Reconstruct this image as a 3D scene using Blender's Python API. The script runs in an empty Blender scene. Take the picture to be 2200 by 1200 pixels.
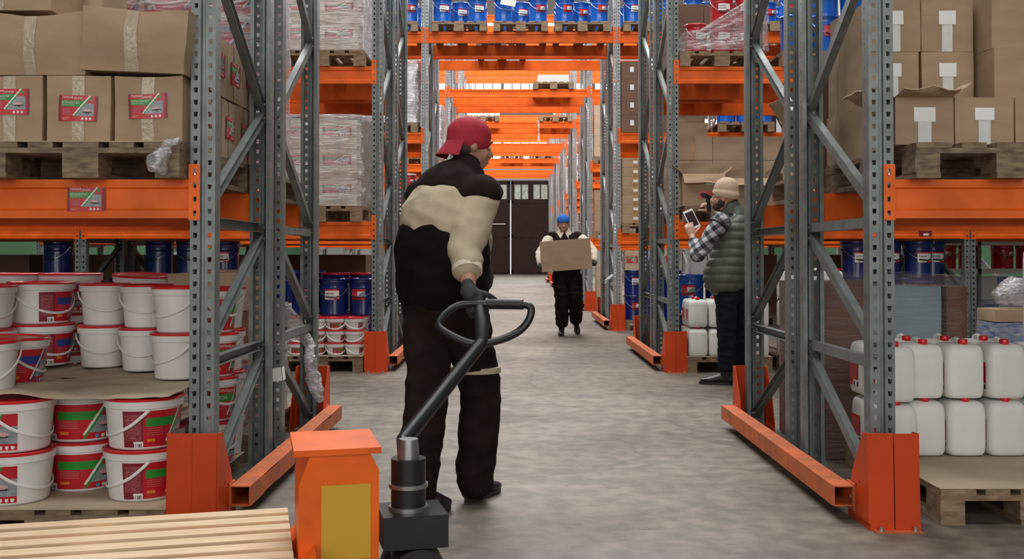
import bpy, bmesh, math, random
from mathutils import Vector, Matrix, noise, Euler
rnd = random.Random(7)
scene = bpy.context.scene
COL = scene.collection
V = Vector
F_PX = 2200.0
def PX(px, y): return (px - 1101.0) * y / F_PX          # pixel column -> world x at depth y
def PZ(py, y): return 1.1 + (546.0 - py) * y / F_PX     # pixel row -> world z at depth y

# ---------------------------------------------------------------- materials
MATS = {}
def lin(c):
    if isinstance(c, str):
        c = [int(c[i:i+2], 16) / 255 for i in (1, 3, 5)]
        return tuple(((x + .055) / 1.055) ** 2.4 if x > .04045 else x / 12.92 for x in c)
    return tuple(c)
def mat(name, c, rough=.6, metal=0.0, noise_amt=0.0, nscale=8.0, bump=0.0, bscale=60.0, spec=.5, c2=None, stretch=None, coat=0.0, trans=0.0, sss=0.0):
    m = bpy.data.materials.new(name); m.use_nodes = True
    nt = m.node_tree; N = nt.nodes; L = nt.links
    b = N['Principled BSDF']
    base = lin(c)
    b.inputs['Base Color'].default_value = (*base, 1)
    b.inputs['Roughness'].default_value = rough
    b.inputs['Metallic'].default_value = metal
    b.inputs['Specular IOR Level'].default_value = spec
    b.inputs['Coat Weight'].default_value = coat
    if trans: b.inputs['Transmission Weight'].default_value = trans
    if sss:
        b.inputs['Subsurface Weight'].default_value = sss
        b.inputs['Subsurface Radius'].default_value = (.05, .05, .05)
        b.inputs['Subsurface Scale'].default_value = .3
    if noise_amt or bump or c2:
        tc = N.new('ShaderNodeTexCoord')
        mp = N.new('ShaderNodeMapping')
        L.new(tc.outputs['Object'], mp.inputs['Vector'])
        if stretch: mp.inputs['Scale'].default_value = stretch
        vec = mp.outputs['Vector']
        oi = N.new('ShaderNodeObjectInfo')
        add = N.new('ShaderNodeVectorMath'); add.operation = 'ADD'
        sc = N.new('ShaderNodeMath'); sc.operation = 'MULTIPLY'; sc.inputs[1].default_value = 17.0
        L.new(oi.outputs['Random'], sc.inputs[0])
        L.new(vec, add.inputs[0]); L.new(sc.outputs[0], add.inputs[1])
        vec = add.outputs[0]
    if noise_amt or c2:
        n = N.new('ShaderNodeTexNoise'); n.inputs['Scale'].default_value = nscale; n.inputs['Detail'].default_value = 5
        L.new(vec, n.inputs['Vector'])
        r = N.new('ShaderNodeValToRGB')
        cc = lin(c2) if c2 else tuple(x * (1 - noise_amt) for x in base)
        hi = base if c2 else tuple(min(1, x * (1 + noise_amt * .6)) for x in base)
        r.color_ramp.elements[0].position = .32; r.color_ramp.elements[0].color = (*cc, 1)
        r.color_ramp.elements[1].position = .68; r.color_ramp.elements[1].color = (*hi, 1)
        L.new(n.outputs['Fac'], r.inputs['Fac']); L.new(r.outputs['Color'], b.inputs['Base Color'])
    if bump:
        n2 = N.new('ShaderNodeTexNoise'); n2.inputs['Scale'].default_value = bscale; n2.inputs['Detail'].default_value = 3
        L.new(vec, n2.inputs['Vector'])
        bp = N.new('ShaderNodeBump'); bp.inputs['Strength'].default_value = bump; bp.inputs['Distance'].default_value = .01
        L.new(n2.outputs['Fac'], bp.inputs['Height']); L.new(bp.outputs['Normal'], b.inputs['Normal'])
    MATS[name] = m
    return m
mat('orange', (.82, .130, .008), .45, spec=.28, noise_amt=.22, nscale=5, bump=.05, bscale=30)
mat('orange_worn', (.68, .14, .03), .55, spec=.3, c2=(.36, .10, .04), nscale=9, bump=.12, bscale=50)
mat('orange_guard', (.58, .055, .006), .5, spec=.25, noise_amt=.15, nscale=3)
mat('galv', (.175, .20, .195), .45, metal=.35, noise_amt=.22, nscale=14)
mat('galv_far_lit', (.33, .36, .37), .42, metal=.35, noise_amt=.15, nscale=10)  # same steel for far frames, brighter light there put into the colour
mat('steel', (.35, .36, .36), .35, metal=.8, noise_amt=.2, nscale=20)
mat('bolt', (.5, .48, .42), .35, metal=.9)
mat('hole_dark', (.01, .01, .01), .9)
mat('wood', (.34, .235, .135), .75, c2=(.16, .10, .06), nscale=5, stretch=(3, 3, 10), bump=.25, bscale=40)
mat('wood_old', (.28, .20, .12), .8, c2=(.10, .07, .045), nscale=5, stretch=(3, 3, 10), bump=.3, bscale=40)
mat('wood_new', (.74, .56, .37), .6, c2=(.60, .42, .25), nscale=4, stretch=(1.2, 14, 3), bump=.08, bscale=30)
mat('carton', (.375, .258, .160), .8, noise_amt=.14, nscale=4, bump=.10, bscale=90, stretch=(1, 1, 3))
mat('carton_light', (.50, .37, .25), .8, noise_amt=.12, nscale=4, bump=.10, bscale=90, stretch=(1, 1, 3))
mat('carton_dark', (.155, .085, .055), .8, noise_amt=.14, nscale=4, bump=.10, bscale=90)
mat('carton_edge', (.42, .30, .19), .85)
mat('sheet', (.47, .37, .26), .8, noise_amt=.16, nscale=3, bump=.2, bscale=14)
mat('tape', (.44, .36, .26), .10, noise_amt=.12, nscale=30, bump=.35, bscale=60)
mat('tape_brown', (.40, .22, .08), .25, noise_amt=.2, nscale=20)
mat('tape_white', (.62, .62, .60), .35, noise_amt=.08, nscale=30)
mat('paper', (.78, .78, .76), .6)
mat('plastic_white', (.76, .74, .71), .38, noise_amt=.06, nscale=5, sss=.08)
mat('plastic_can', (.80, .81, .77), .42, noise_amt=.08, nscale=3, sss=.12)
mat('lid_red', (.62, .012, .02), .3, coat=.2)
mat('lab_red', (.50, .012, .022), .35)
mat('lab_dark', (.21, .010, .022), .4)
mat('lab_text', (.42, .12, .13), .45)
mat('lab_green', (.02, .25, .03), .4)
mat('lab_white', (.78, .78, .74), .4)
mat('lab_grey', (.28, .31, .34), .45, noise_amt=.3, nscale=40)
mat('lab_pink', (.62, .36, .33), .45)
mat('lab_blue', (.03, .06, .28), .4)
mat('lab_sky', (.08, .26, .62), .4)
mat('lab_orange', (.72, .22, .02), .4)
mat('lab_black', (.02, .02, .02), .4)
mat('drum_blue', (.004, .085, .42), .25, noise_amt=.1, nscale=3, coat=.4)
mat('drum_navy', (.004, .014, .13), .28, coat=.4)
mat('drum_red', (.42, .012, .02), .25, coat=.4)
mat('wire', (.6, .6, .6), .3, metal=.9)
mat('black_rubber', (.012, .012, .014), .5)
mat('black_paint', (.012, .014, .016), .35, noise_amt=.3, nscale=20)
mat('door_brown', (.028, .012, .010), .75, spec=.2, noise_amt=.2, nscale=3)
mat('door_glass_old', (.40, .43, .37), .5, noise_amt=.35, nscale=7)
mat('wall_white', (.34, .34, .33), .8, noise_amt=.06, nscale=.6)
mat('wall_green', (.004, .06, .012), .7, noise_amt=.1, nscale=.6)
mat('wall_red', (.16, .012, .012), .7)
mat('roof_grey', (.22, .22, .22), .8)
mat('skin', (.55, .30, .22), .5, noise_amt=.08, nscale=20, sss=.1)
mat('skin_dark', (.40, .20, .14), .5, noise_amt=.1, nscale=20, sss=.1)
mat('hair', (.05, .03, .022), .8, noise_amt=.4, nscale=60)
mat('cap_red', (.36, .012, .03), .8, noise_amt=.15, nscale=30, bump=.2, bscale=120)
mat('beanie_blue', (.015, .12, .48), .9, noise_amt=.2, nscale=60, bump=.4, bscale=150)
mat('beanie_beige', (.52, .38, .28), .95, noise_amt=.1, nscale=50)
mat('cloth_brown', (.017, .010, .008), .95, spec=.12, noise_amt=.3, nscale=12, bump=.6, bscale=9)
mat('cloth_black', (.006, .005, .0045), .95, spec=.12, noise_amt=.3, nscale=12, bump=.6, bscale=9)
mat('cloth_beige', (.46, .37, .26), .9, noise_amt=.12, nscale=6, bump=.8, bscale=10)
mat('cloth_cream', (.62, .54, .44), .9, noise_amt=.12, nscale=6, bump=.5, bscale=14)
mat('cloth_navy', (.010, .013, .022), .9, spec=.2, noise_amt=.25, nscale=10, bump=.7, bscale=9)
mat('vest_green', (.085, .105, .082), .5, noise_amt=.15, nscale=8, bump=.5, bscale=14)
mat('glove', (.022, .024, .026), .7, noise_amt=.3, nscale=40)
mat('leather', (.012, .012, .013), .35, bump=.2, bscale=40)
mat('jack_yellow', (.60, .34, .02), .45)
mat('screen', (.03, .03, .033), .15)
mat('white_gloss', (.82, .82, .82), .25)
mat('paint_white', (.60, .60, .58), .4)

def film_mat(name, tint, amt, rough=.22, ns=(1.2, 1.2, 22)):
    m = bpy.data.materials.new(name); m.use_nodes = True
    nt = m.node_tree; N = nt.nodes; L = nt.links
    N.remove(N['Principled BSDF'])
    out = N['Material Output']
    tr = N.new('ShaderNodeBsdfTransparent'); tr.inputs[0].default_value = (.97, .97, .98, 1)
    gl = N.new('ShaderNodeBsdfGlossy'); gl.inputs['Color'].default_value = (.95, .95, .97, 1); gl.inputs['Roughness'].default_value = rough
    df = N.new('ShaderNodeBsdfDiffuse'); df.inputs['Color'].default_value = (*tint, 1)
    mx = N.new('ShaderNodeMixShader'); mx.inputs[0].default_value = .45
    L.new(gl.outputs[0], mx.inputs[2]); L.new(df.outputs[0], mx.inputs[1])
    tc = N.new('ShaderNodeTexCoord'); mp = N.new('ShaderNodeMapping'); mp.inputs['Scale'].default_value = ns
    mp.inputs['Rotation'].default_value = (.12, .1, 0)
    L.new(tc.outputs['Object'], mp.inputs['Vector'])
    n = N.new('ShaderNodeTexNoise'); n.inputs['Scale'].default_value = 5; n.inputs['Detail'].default_value = 6; n.inputs['Distortion'].default_value = 1.0
    L.new(mp.outputs[0], n.inputs['Vector'])
    r = N.new('ShaderNodeMapRange'); r.inputs[1].default_value = .35; r.inputs[2].default_value = .75
    r.inputs[3].default_value = amt * .35; r.inputs[4].default_value = min(1, amt * 1.9)
    L.new(n.outputs['Fac'], r.inputs[0])
    bp = N.new('ShaderNodeBump'); bp.inputs['Strength'].default_value = .9; bp.inputs['Distance'].default_value = .02
    L.new(n.outputs['Fac'], bp.inputs['Height'])
    L.new(bp.outputs[0], gl.inputs['Normal']); L.new(bp.outputs[0], df.inputs['Normal'])
    m2 = N.new('ShaderNodeMixShader')
    L.new(r.outputs[0], m2.inputs[0]); L.new(tr.outputs[0], m2.inputs[1]); L.new(mx.outputs[0], m2.inputs[2])
    L.new(m2.outputs[0], out.inputs['Surface'])
    MATS[name] = m
film_mat('film', (.75, .74, .76), .34)
film_mat('film_thin', (.75, .74, .76), .12)
film_mat('film_milky', (.82, .82, .84), .75)
film_mat('film_knot', (.7, .7, .72), .5, ns=(5, 5, 14))

def emit_mat(name, c, s):
    m = bpy.data.materials.new(name); m.use_nodes = True
    nt = m.node_tree; N = nt.nodes
    N.remove(N['Principled BSDF'])
    e = N.new('ShaderNodeEmission'); e.inputs[0].default_value = (*c, 1); e.inputs[1].default_value = s
    nt.links.new(e.outputs[0], N['Material Output'].inputs[0]); MATS[name] = m
emit_mat('daylight', (.95, .98, 1.0), 5.0)
emit_mat('fill_glow', (1.0, .985, .955), 1.3)  # emission of the added fill panels on the back wall

def floor_mat():
    m = bpy.data.materials.new('concrete'); m.use_nodes = True
    nt = m.node_tree; N = nt.nodes; L = nt.links; b = N['Principled BSDF']
    tc = N.new('ShaderNodeTexCoord')
    def nz(scale, det=6, st=None, dist=0):
        n = N.new('ShaderNodeTexNoise'); n.inputs['Scale'].default_value = scale; n.inputs['Detail'].default_value = det
        n.inputs['Distortion'].default_value = dist
        if st:
            mp = N.new('ShaderNodeMapping'); mp.inputs['Scale'].default_value = st
            L.new(tc.outputs['Object'], mp.inputs[0]); L.new(mp.outputs[0], n.inputs['Vector'])
        else: L.new(tc.outputs['Object'], n.inputs['Vector'])
        return n
    def ramp(inp, p0, c0, p1, c1):
        r = N.new('ShaderNodeValToRGB'); e = r.color_ramp.elements
        e[0].position = p0; e[0].color = (*c0, 1); e[1].position = p1; e[1].color = (*c1, 1)
        L.new(inp, r.inputs[0]); return r
    def mixc(f, a, bb, mode='MIX'):
        x = N.new('ShaderNodeMix'); x.data_type = 'RGBA'; x.blend_type = mode
        if isinstance(f, float): x.inputs[0].default_value = f
        else: L.new(f, x.inputs[0])
        for s, q in ((6, a), (7, bb)):
            if isinstance(q, tuple): x.inputs[s].default_value = (*q, 1)
            else: L.new(q, x.inputs[s])
        return x.outputs[2]
    base = ramp(nz(.55, 8, dist=.6).outputs['Fac'], .35, (.118, .098, .075), .65, (.205, .176, .140))
    fine = ramp(nz(9, 8).outputs['Fac'], .36, (.62, .62, .62), .64, (1.18, 1.17, 1.15))
    c = mixc(1.0, base.outputs[0], fine.outputs[0], 'MULTIPLY')
    streak = ramp(nz(2.2, 6, (.35, 2.2, 1)).outputs['Fac'], .35, (.78, .77, .76), .62, (1.05, 1.05, 1.05))
    c = mixc(.8, c, streak.outputs[0], 'MULTIPLY')
    # damp dark stain patches
    st = ramp(nz(.42, 4, (1, .6, 1), .8).outputs['Fac'], .50, (1, 1, 1), .64, (.60, .59, .60))
    c = mixc(.8, c, st.outputs[0], 'MULTIPLY')
    # small dark spots
    sp = ramp(nz(8, 3, (1, 2.2, 1)).outputs['Fac'], .66, (1, 1, 1), .72, (.40, .38, .36))
    c = mixc(.8, c, sp.outputs[0], 'MULTIPLY')
    # cracks
    vo = N.new('ShaderNodeTexVoronoi'); vo.feature = 'DISTANCE_TO_EDGE'; vo.inputs['Scale'].default_value = .62
    mp = N.new('ShaderNodeMapping'); mp.inputs['Scale'].default_value = (.55, 1.3, 1)
    nn = nz(2.0, 5); mx = N.new('ShaderNodeMix'); mx.data_type = 'VECTOR'; mx.inputs[0].default_value = .22
    L.new(tc.outputs['Object'], mx.inputs[4]); L.new(nn.outputs['Color'], mx.inputs[5])
    L.new(mx.outputs[1], mp.inputs[0]); L.new(mp.outputs[0], vo.inputs['Vector'])
    cr = ramp(vo.outputs['Distance'], .0, (.42, .40, .38), .006, (1, 1, 1))
    c = mixc(.75, c, cr.outputs[0], 'MULTIPLY')
    L.new(c, b.inputs['Base Color'])
    rr = N.new('ShaderNodeMapRange'); rr.inputs[3].default_value = .45; rr.inputs[4].default_value = .75
    L.new(nz(1.5).outputs['Fac'], rr.inputs[0]); L.new(rr.outputs[0], b.inputs['Roughness'])
    bp = N.new('ShaderNodeBump'); bp.inputs['Strength'].default_value = .25; bp.inputs['Distance'].default_value = .01
    L.new(nz(14, 8).outputs['Fac'], bp.inputs['Height']); L.new(bp.outputs[0], b.inputs['Normal'])
    MATS['concrete'] = m
floor_mat()

def plaid_mat():
    m = bpy.data.materials.new('plaid'); m.use_nodes = True
    nt = m.node_tree; N = nt.nodes; L = nt.links; b = N['Principled BSDF']; b.inputs['Roughness'].default_value = .9
    tc = N.new('ShaderNodeTexCoord'); mp = N.new('ShaderNodeMapping'); mp.inputs['Rotation'].default_value = (.5, .5, .6)
    L.new(tc.outputs['Object'], mp.inputs[0])
    fac = None
    for ax, ph in (('X', 0), ('Z', 1.3)):
        w = N.new('ShaderNodeTexWave'); w.bands_direction = ax; w.inputs['Scale'].default_value = 4.2
        w.inputs['Phase Offset'].default_value = ph
        L.new(mp.outputs[0], w.inputs['Vector'])
        r = N.new('ShaderNodeMath'); r.operation = 'GREATER_THAN'; r.inputs[1].default_value = .55
        L.new(w.outputs['Fac'], r.inputs[0])
        if fac is None: fac = r.outputs[0]
        else:
            a = N.new('ShaderNodeMath'); a.operation = 'ADD'; L.new(fac, a.inputs[0]); L.new(r.outputs[0], a.inputs[1]); fac = a.outputs[0]
    d = N.new('ShaderNodeMath'); d.operation = 'DIVIDE'; d.inputs[1].default_value = 2; L.new(fac, d.inputs[0])
    cr = N.new('ShaderNodeValToRGB'); cr.color_ramp.interpolation = 'CONSTANT'; e = cr.color_ramp.elements
    e[0].position = 0; e[0].color = (.42, .43, .46, 1); e[1].position = .3; e[1].color = (.13, .135, .15, 1)
    x = e.new(.8); x.color = (.014, .015, .02, 1)
    L.new(d.outputs[0], cr.inputs[0]); L.new(cr.outputs[0], b.inputs['Base Color'])
    MATS['plaid'] = m
plaid_mat()

# ---------------------------------------------------------------- mesh builder
class MB:
    def __init__(s): s.v = []; s.f = []; s.m = []
    def add(s, vs, fs, m):
        o = len(s.v); s.v += [tuple(p) for p in vs]
        for f in fs: s.f.append([i + o for i in f]); s.m.append(m)
    def box(s, x0, x1, y0, y1, z0, z1, m, M=None):
        vs = [V((x, y, z)) for z in (z0, z1) for y in (y0, y1) for x in (x0, x1)]
        if M: vs = [M @ p for p in vs]
        s.add(vs, [(0, 2, 3, 1), (4, 5, 7, 6), (0, 1, 5, 4), (2, 6, 7, 3), (0, 4, 6, 2), (1, 3, 7, 5)], m)
        return s
    def prism(s, pts, axis, a, b, m):           # pts 2D outline, extruded along axis from a to b
        def P(p, t):
            return {'x': (t, p[0], p[1]), 'y': (p[0], t, p[1]), 'z': (p[0], p[1], t)}[axis]
        n = len(pts)
        vs = [P(p, a) for p in pts] + [P(p, b) for p in pts]
        fs = [(i, (i + 1) % n, n + (i + 1) % n, n + i) for i in range(n)] + [tuple(range(n))[::-1], tuple(range(n, 2 * n))]
        s.add(vs, fs, m); return s
    def lathe(s, prof, m, n=28, c=(0, 0), sx=1, sy=1, a0=0, a1=2 * math.pi):     # prof: (r, z[, mat])
        full = abs(a1 - a0 - 2 * math.pi) < 1e-6
        k = n if full else n + 1
        o = len(s.v)
        for q in prof:
            for i in range(k):
                a = a0 + (a1 - a0) * i / n
                s.v.append((c[0] + q[0] * math.cos(a) * sx, c[1] + q[0] * math.sin(a) * sy, q[1]))
        for j in range(len(prof) - 1):
            mm = prof[j][2] if len(prof[j]) > 2 else m
            for i in range(n):
                i2 = (i + 1) % k
                s.f.append([o + j * k + i, o + j * k + i2, o + (j + 1) * k + i2, o + (j + 1) * k + i]); s.m.append(mm)
        return s
    def tube(s, pts, r, m, n=8, flat=None, up=None, cap=True):     # pts list of Vectors; r number or list; flat = thickness ratio on second axis
        pts = [V(p) for p in pts]; k = len(pts)
        rs = r if isinstance(r, (list, tuple)) else [r] * k
        o = len(s.v); up = V(up) if up else None; side = None
        for i, p in enumerate(pts):
            t = (pts[min(i + 1, k - 1)] - pts[max(i - 1, 0)])
            t = t.normalized() if t.length > 1e-9 else V((0, 0, 1))
            if up is not None: sd = up - t * up.dot(t)
            elif side is None:
                q = V((0, 0, 1)) if abs(t.z) < .9 else V((1, 0, 0)); sd = q.cross(t)
            else: sd = side - t * side.dot(t)
            side = sd.normalized(); b = t.cross(side)
            for j in range(n):
                a = 2 * math.pi * j / n
                s.v.append(tuple(p + side * math.cos(a) * rs[i] + b * math.sin(a) * rs[i] * (flat or 1)))
        for i in range(k - 1):
            for j in range(n):
                j2 = (j + 1) % n
                s.f.append([o + i * n + j, o + i * n + j2, o + (i + 1) * n + j2, o + (i + 1) * n + j]); s.m.append(m)
        if cap:
            s.f.append([o + j for j in range(n)][::-1]); s.m.append(m)
            s.f.append([o + (k - 1) * n + j for j in range(n)]); s.m.append(m)
        return s
    def mesh(s, name, smooth=False, ang=35):
        me = bpy.data.meshes.new(name)
        me.from_pydata(s.v, [], s.f)
        names = []
        for q in s.m:
            if q not in names: names.append(q)
        for q in names: me.materials.append(MATS[q])
        ix = {q: i for i, q in enumerate(names)}
        me.polygons.foreach_set('material_index', [ix[q] for q in s.m])
        me.update()
        if smooth:
            me.polygons.foreach_set('use_smooth', [True] * len(me.polygons))
            me.set_sharp_from_angle(angle=math.radians(ang))
        return me

def fix_normals(me):
    bm = bmesh.new(); bm.from_mesh(me); bmesh.ops.recalc_face_normals(bm, faces=bm.faces); bm.to_mesh(me); bm.free(); return me

# ---------------------------------------------------------------- scene objects
SEEN = {}
def link(name, data, parent=None, loc=None, rot=None):
    o = bpy.data.objects.new(name, data); COL.objects.link(o)
    if parent: o.parent = parent
    if loc is not None: o.location = loc
    if rot is not None: o.rotation_euler = rot
    return o
def tag(o, label, cat, group=None):
    SEEN.setdefault(label, []).append(o.name)
    o['label'] = label; o['category'] = cat
    if group: o['group'] = group
    return o
def struct(name, me, loc=None):
    o = link(name, me, loc=loc); o['kind'] = 'structure'; return o
# a kit is a list of parts: (name, mesh, loc, rot, extra{label}, [subparts])
def spawn(name, kit, label, cat, loc=(0, 0, 0), rot=(0, 0, 0), group=None):
    if len(kit) == 1 and not kit[0][5]:
        o = link(name, kit[0][1], None, loc, rot)
        return tag(o, label, cat, group)
    r = link(name, None, None, loc, rot); r.empty_display_size = .05
    tag(r, label, cat, group)
    for k in kit: _part(k, r)
    return r
def _part(k, parent):
    o = link(k[0], k[1], parent, k[2], k[3])
    for a, b in (k[4] or {}).items(): o[a] = b
    for q in k[5]: _part(q, o)
def part(name, me, loc=(0, 0, 0), rot=(0, 0, 0), props=None, subs=()): return (name, me, loc, rot, props, list(subs))
def ordw(i): return ['first', 'second', 'third', 'fourth', 'fifth', 'sixth', 'seventh', 'eighth', 'ninth', 'tenth'][i]

# ---------------------------------------------------------------- text and printed labels
_TXT = {}
def text_geo(body, size=1.0):
    if body in _TXT: return _TXT[body]
    cu = bpy.data.curves.new('t', 'FONT'); cu.body = body; cu.size = 1.0; cu.resolution_u = 2
    ob = bpy.data.objects.new('t', cu)
    me = bpy.data.meshes.new_from_object(ob)
    vs = [v.co.copy() for v in me.vertices]; fs = [list(p.vertices) for p in me.polygons]
    bpy.data.objects.remove(ob); bpy.data.curves.remove(cu); bpy.data.meshes.remove(me)
    if vs:
        x0 = min(v.x for v in vs); x1 = max(v.x for v in vs); y0 = min(v.y for v in vs); y1 = max(v.y for v in vs)
        vs = [((v.x - x0) / (x1 - x0), (v.y - y0) / (y1 - y0)) for v in vs]
    _TXT[body] = (vs, fs); return _TXT[body]
def printed(mb, fmap, colf, nx, ny, texts=(), flip=False):
    """fmap(u,v,off)->point ; colf(u,v)->material name"""
    o = len(mb.v)
    for j in range(ny + 1):
        for i in range(nx + 1): mb.v.append(tuple(fmap(i / nx, j / ny, 0)))
    for j in range(ny):
        for i in range(nx):
            a = o + j * (nx + 1) + i
            mb.f.append([a, a + 1, a + nx + 2, a + nx + 1]); mb.m.append(colf((i + .5) / nx, (j + .5) / ny))
    for body, u0, v0, u1, v1, m in texts:
        vs, fs = text_geo(body)
        mb.add([fmap(u0 + (u1 - u0) * p[0], v0 + (v1 - v0) * p[1], .0006) for p in vs], fs, m)
def col_main(u, v, bar='lab_green'):
    if u < .06 or u > .94: return 'lab_dark'
    d = (u - .40) * .75 - (v - .22) * .40           # diagonal line from (.40,.22) to (.815,1)
    if -.030 < d < .0 and v > .22: return 'lab_white'
    if 0 <= d < .028 and v > .18: return bar
    if d >= .028 and .2 < v < .70 and u < .90:
        if ((u - .72) / .11) ** 2 + ((v - .42) / .05) ** 2 < 1: return 'lab_pink'
        if ((u - .74) / .13) ** 2 + ((v - .345) / .035) ** 2 < 1: return 'lab_black'
        return 'lab_grey'
    if d >= .028: 
        if ((u - .84) / .035) ** 2 + ((v - .85) / .06) ** 2 < 1: return 'lab_green'
        if v < .17:
            for cu in (.62, .72, .82):
                if ((u - cu) / .028) ** 2 + ((v - .1) / .045) ** 2 < 1: return 'lab_white'
    if d < -.03 and .56 < v < .80 and u > .06: return bar
    if .10 < u < .34 and .22 < v < .5 and int(v * 60) % 3 == 0: return 'lab_text'
    if .10 < u < .30 and .12 < v < .155: return 'lab_orange'
    return 'lab_red'
T_GREEN = (('ПЕРВАЯ', .09, .88, .36, .96, 'lab_white'), ('1ЗИМНЯЯ', .36, .84, .62, .92, 'lab_white'), ('БЕТОН-КОНТАКТ', .09, .66, .54, .76, 'lab_white'), ('адгезионная грунтовка', .09, .585, .42, .63, 'lab_white'), ('1,5кг/1л', .10, .05, .24, .10, 'lab_white'))
def col_bucket(u, v, bar='lab_green'):
    if u < .26:
        if v < .16 and u > .14: return 'lab_white' if (v > .09 or int(u * 300) % 2) else 'lab_black'
        k = int(v * 48)
        if u > .03 and u < .235 and k % 2 == 0 and .2 < v < .92 and noise.noise(V((u * 60, k * 3.3, 0))) > -.25: return 'lab_text'
        return 'lab_dark'
    u2 = (u - .26) / .74
    if u2 < .05: return 'lab_red'
    d = (u2 - .46) * .78 - (v - .10) * .26
    if -.030 < d < 0 and v > .12: return 'lab_white'
    if 0 <= d < .03: return bar
    if d >= .03 and .18 < v < .66:
        if ((u2 - .76) / .10) ** 2 + ((v - .44) / .07) ** 2 < 1: return 'lab_pink'
        if ((u2 - .78) / .10) ** 2 + ((v - .37) / .03) ** 2 < 1: return 'lab_black'
        return 'lab_grey'
    if v < .14 and u2 > .56:
        for cu, c in ((.64, 'lab_sky'), (.74, 'lab_white'), (.84, 'lab_white'), (.93, 'lab_white')):
            if ((u2 - cu) / .03) ** 2 + ((v - .075) / .055) ** 2 < 1: return c
    if d < -.03 and .56 < v < .80 and u2 > .05: return bar
    if .08 < u2 < .36 and .28 < v < .52 and int(v * 48) % 3 == 0: return 'lab_text'
    if .08 < u2 < .22 and .14 < v < .22: return 'lab_orange'
    return 'lab_red'
# ================================================================ rack kits
FD = 1.03            # frame depth
PH = 6.3             # post height
LV = [1.41, 2.88, 4.35, 5.82]
def post_mesh(m, period=.05):
    mb = MB()
    prof = [(-.032, .075), (-.05, .075), (-.05, 0), (-.010, 0), (-.006, .010), (.006, .010), (.010, 0), (.05, 0), (.05, .075), (.032, .075)]
    holes = {1: (.30, .42, .004), 2: (.28, .72, .010), 6: (.28, .72, .010), 7: (.58, .70, .004)}   # segment -> (from, to, half height)
    nper = int(PH / period)
    for s in range(len(prof) - 1):
        a, b = V((*prof[s], 0)), V((*prof[s + 1], 0))
        def P(u, z): return a + (b - a) * u + V((0, 0, z))
        if s in holes:
            u0, u1, hh = holes[s]; tr = .06 if hh > .006 else 0
            for k in range(nper):
                z0 = k * period; z1 = z0 + period; zc = (z0 + z1) / 2
                vs = [P(0, z0), P(1, z0), P(1, z1), P(0, z1), P(u0 + tr, zc - hh), P(u1 - tr, zc - hh), P(u1, zc + hh), P(u0, zc + hh)]
                mb.add(vs, [(0, 1, 5, 4), (1, 2, 6, 5), (2, 3, 7, 6), (3, 0, 4, 7)], m)
        else:
            mb.add([P(0, 0), P(1, 0), P(1, nper * period), P(0, nper * period)], [(0, 1, 2, 3)], m)
    me = mb.mesh('post')
    bm = bmesh.new(); bm.from_mesh(me); bmesh.ops.remove_doubles(bm, verts=bm.verts, dist=1e-5); bm.to_mesh(me); bm.free()
    o = bpy.data.objects.new('t', me); COL.objects.link(o)
    md = o.modifiers.new('s', 'SOLIDIFY'); md.thickness = .0028; md.offset = 0
    dg = bpy.context.evaluated_depsgraph_get()
    r = bpy.data.meshes.new_from_object(o.evaluated_get(dg)); bpy.data.objects.remove(o)
    r.name = 'post'; return r
POST = post_mesh('galv'); 
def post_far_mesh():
    me = POST.copy(); me.materials.clear(); me.materials.append(MATS['galv_far_lit']); return me
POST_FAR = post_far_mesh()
def brace_mesh(y0, z0, y1, z1, m):
    mb = MB(); L_ = math.hypot(y1 - y0, z1 - z0); a = math.atan2(z1 - z0, y1 - y0)
    M = Matrix.Translation((0, y0, z0)) @ Matrix.Rotation(a, 4, 'X')
    t = .0025
    mb.box(-.019, .019, 0, L_, .0225 - t, .0225, m, M)
    mb.box(-.019, .019, 0, L_, -.0225, -.0225 + t, m, M)
    mb.box(-.019 , -.019 + t, 0, L_, -.0225, .0225, m, M)
    for y in (.02, L_ - .02):
        mb.tube([M @ V((-.024, y, 0)), M @ V((.024, y, 0))], .007, 'bolt', 8)
    return mb.mesh('brace')
def brace_set(m):
    a, b = .045, FD - .045
    zs = []
    zs.append((a, .645, b, .645)); zs.append((a, 1.235, b, 1.235))
    zs.append((a, .10, b, .58)); zs.append((a, .70, b, 1.19)); zs.append((a, 1.29, b, 1.80))
    z = 1.85; up = False
    while z < PH - .7:
        if not up: zs.append((b, z, a, z + .57))
        else: zs.append((a, z, b, z + .57))
        z += .60; up = not up
    return [brace_mesh(*q, m) for q in zs]
BR = brace_set('galv'); BRF = brace_set('galv_far_lit')
def foot_mesh():
    mb = MB(); mb.box(-.065, .065, -.05, .10, 0, .006, 'galv')
    mb.box(-.052, .052, .01, .016, .006, .07, 'galv'); mb.lathe([(.0, .03), (.009, .03), (.009, .006)], 'bolt', 8, (.045, -.03)); 
    return mb.mesh('foot_plate')
FOOT = foot_mesh()
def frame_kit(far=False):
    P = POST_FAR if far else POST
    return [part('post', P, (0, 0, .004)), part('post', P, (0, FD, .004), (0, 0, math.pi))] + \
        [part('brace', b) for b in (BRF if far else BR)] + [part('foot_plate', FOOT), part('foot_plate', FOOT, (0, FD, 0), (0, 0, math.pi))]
FRAME = frame_kit(); FRAME_FAR = frame_kit(True)

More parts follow.
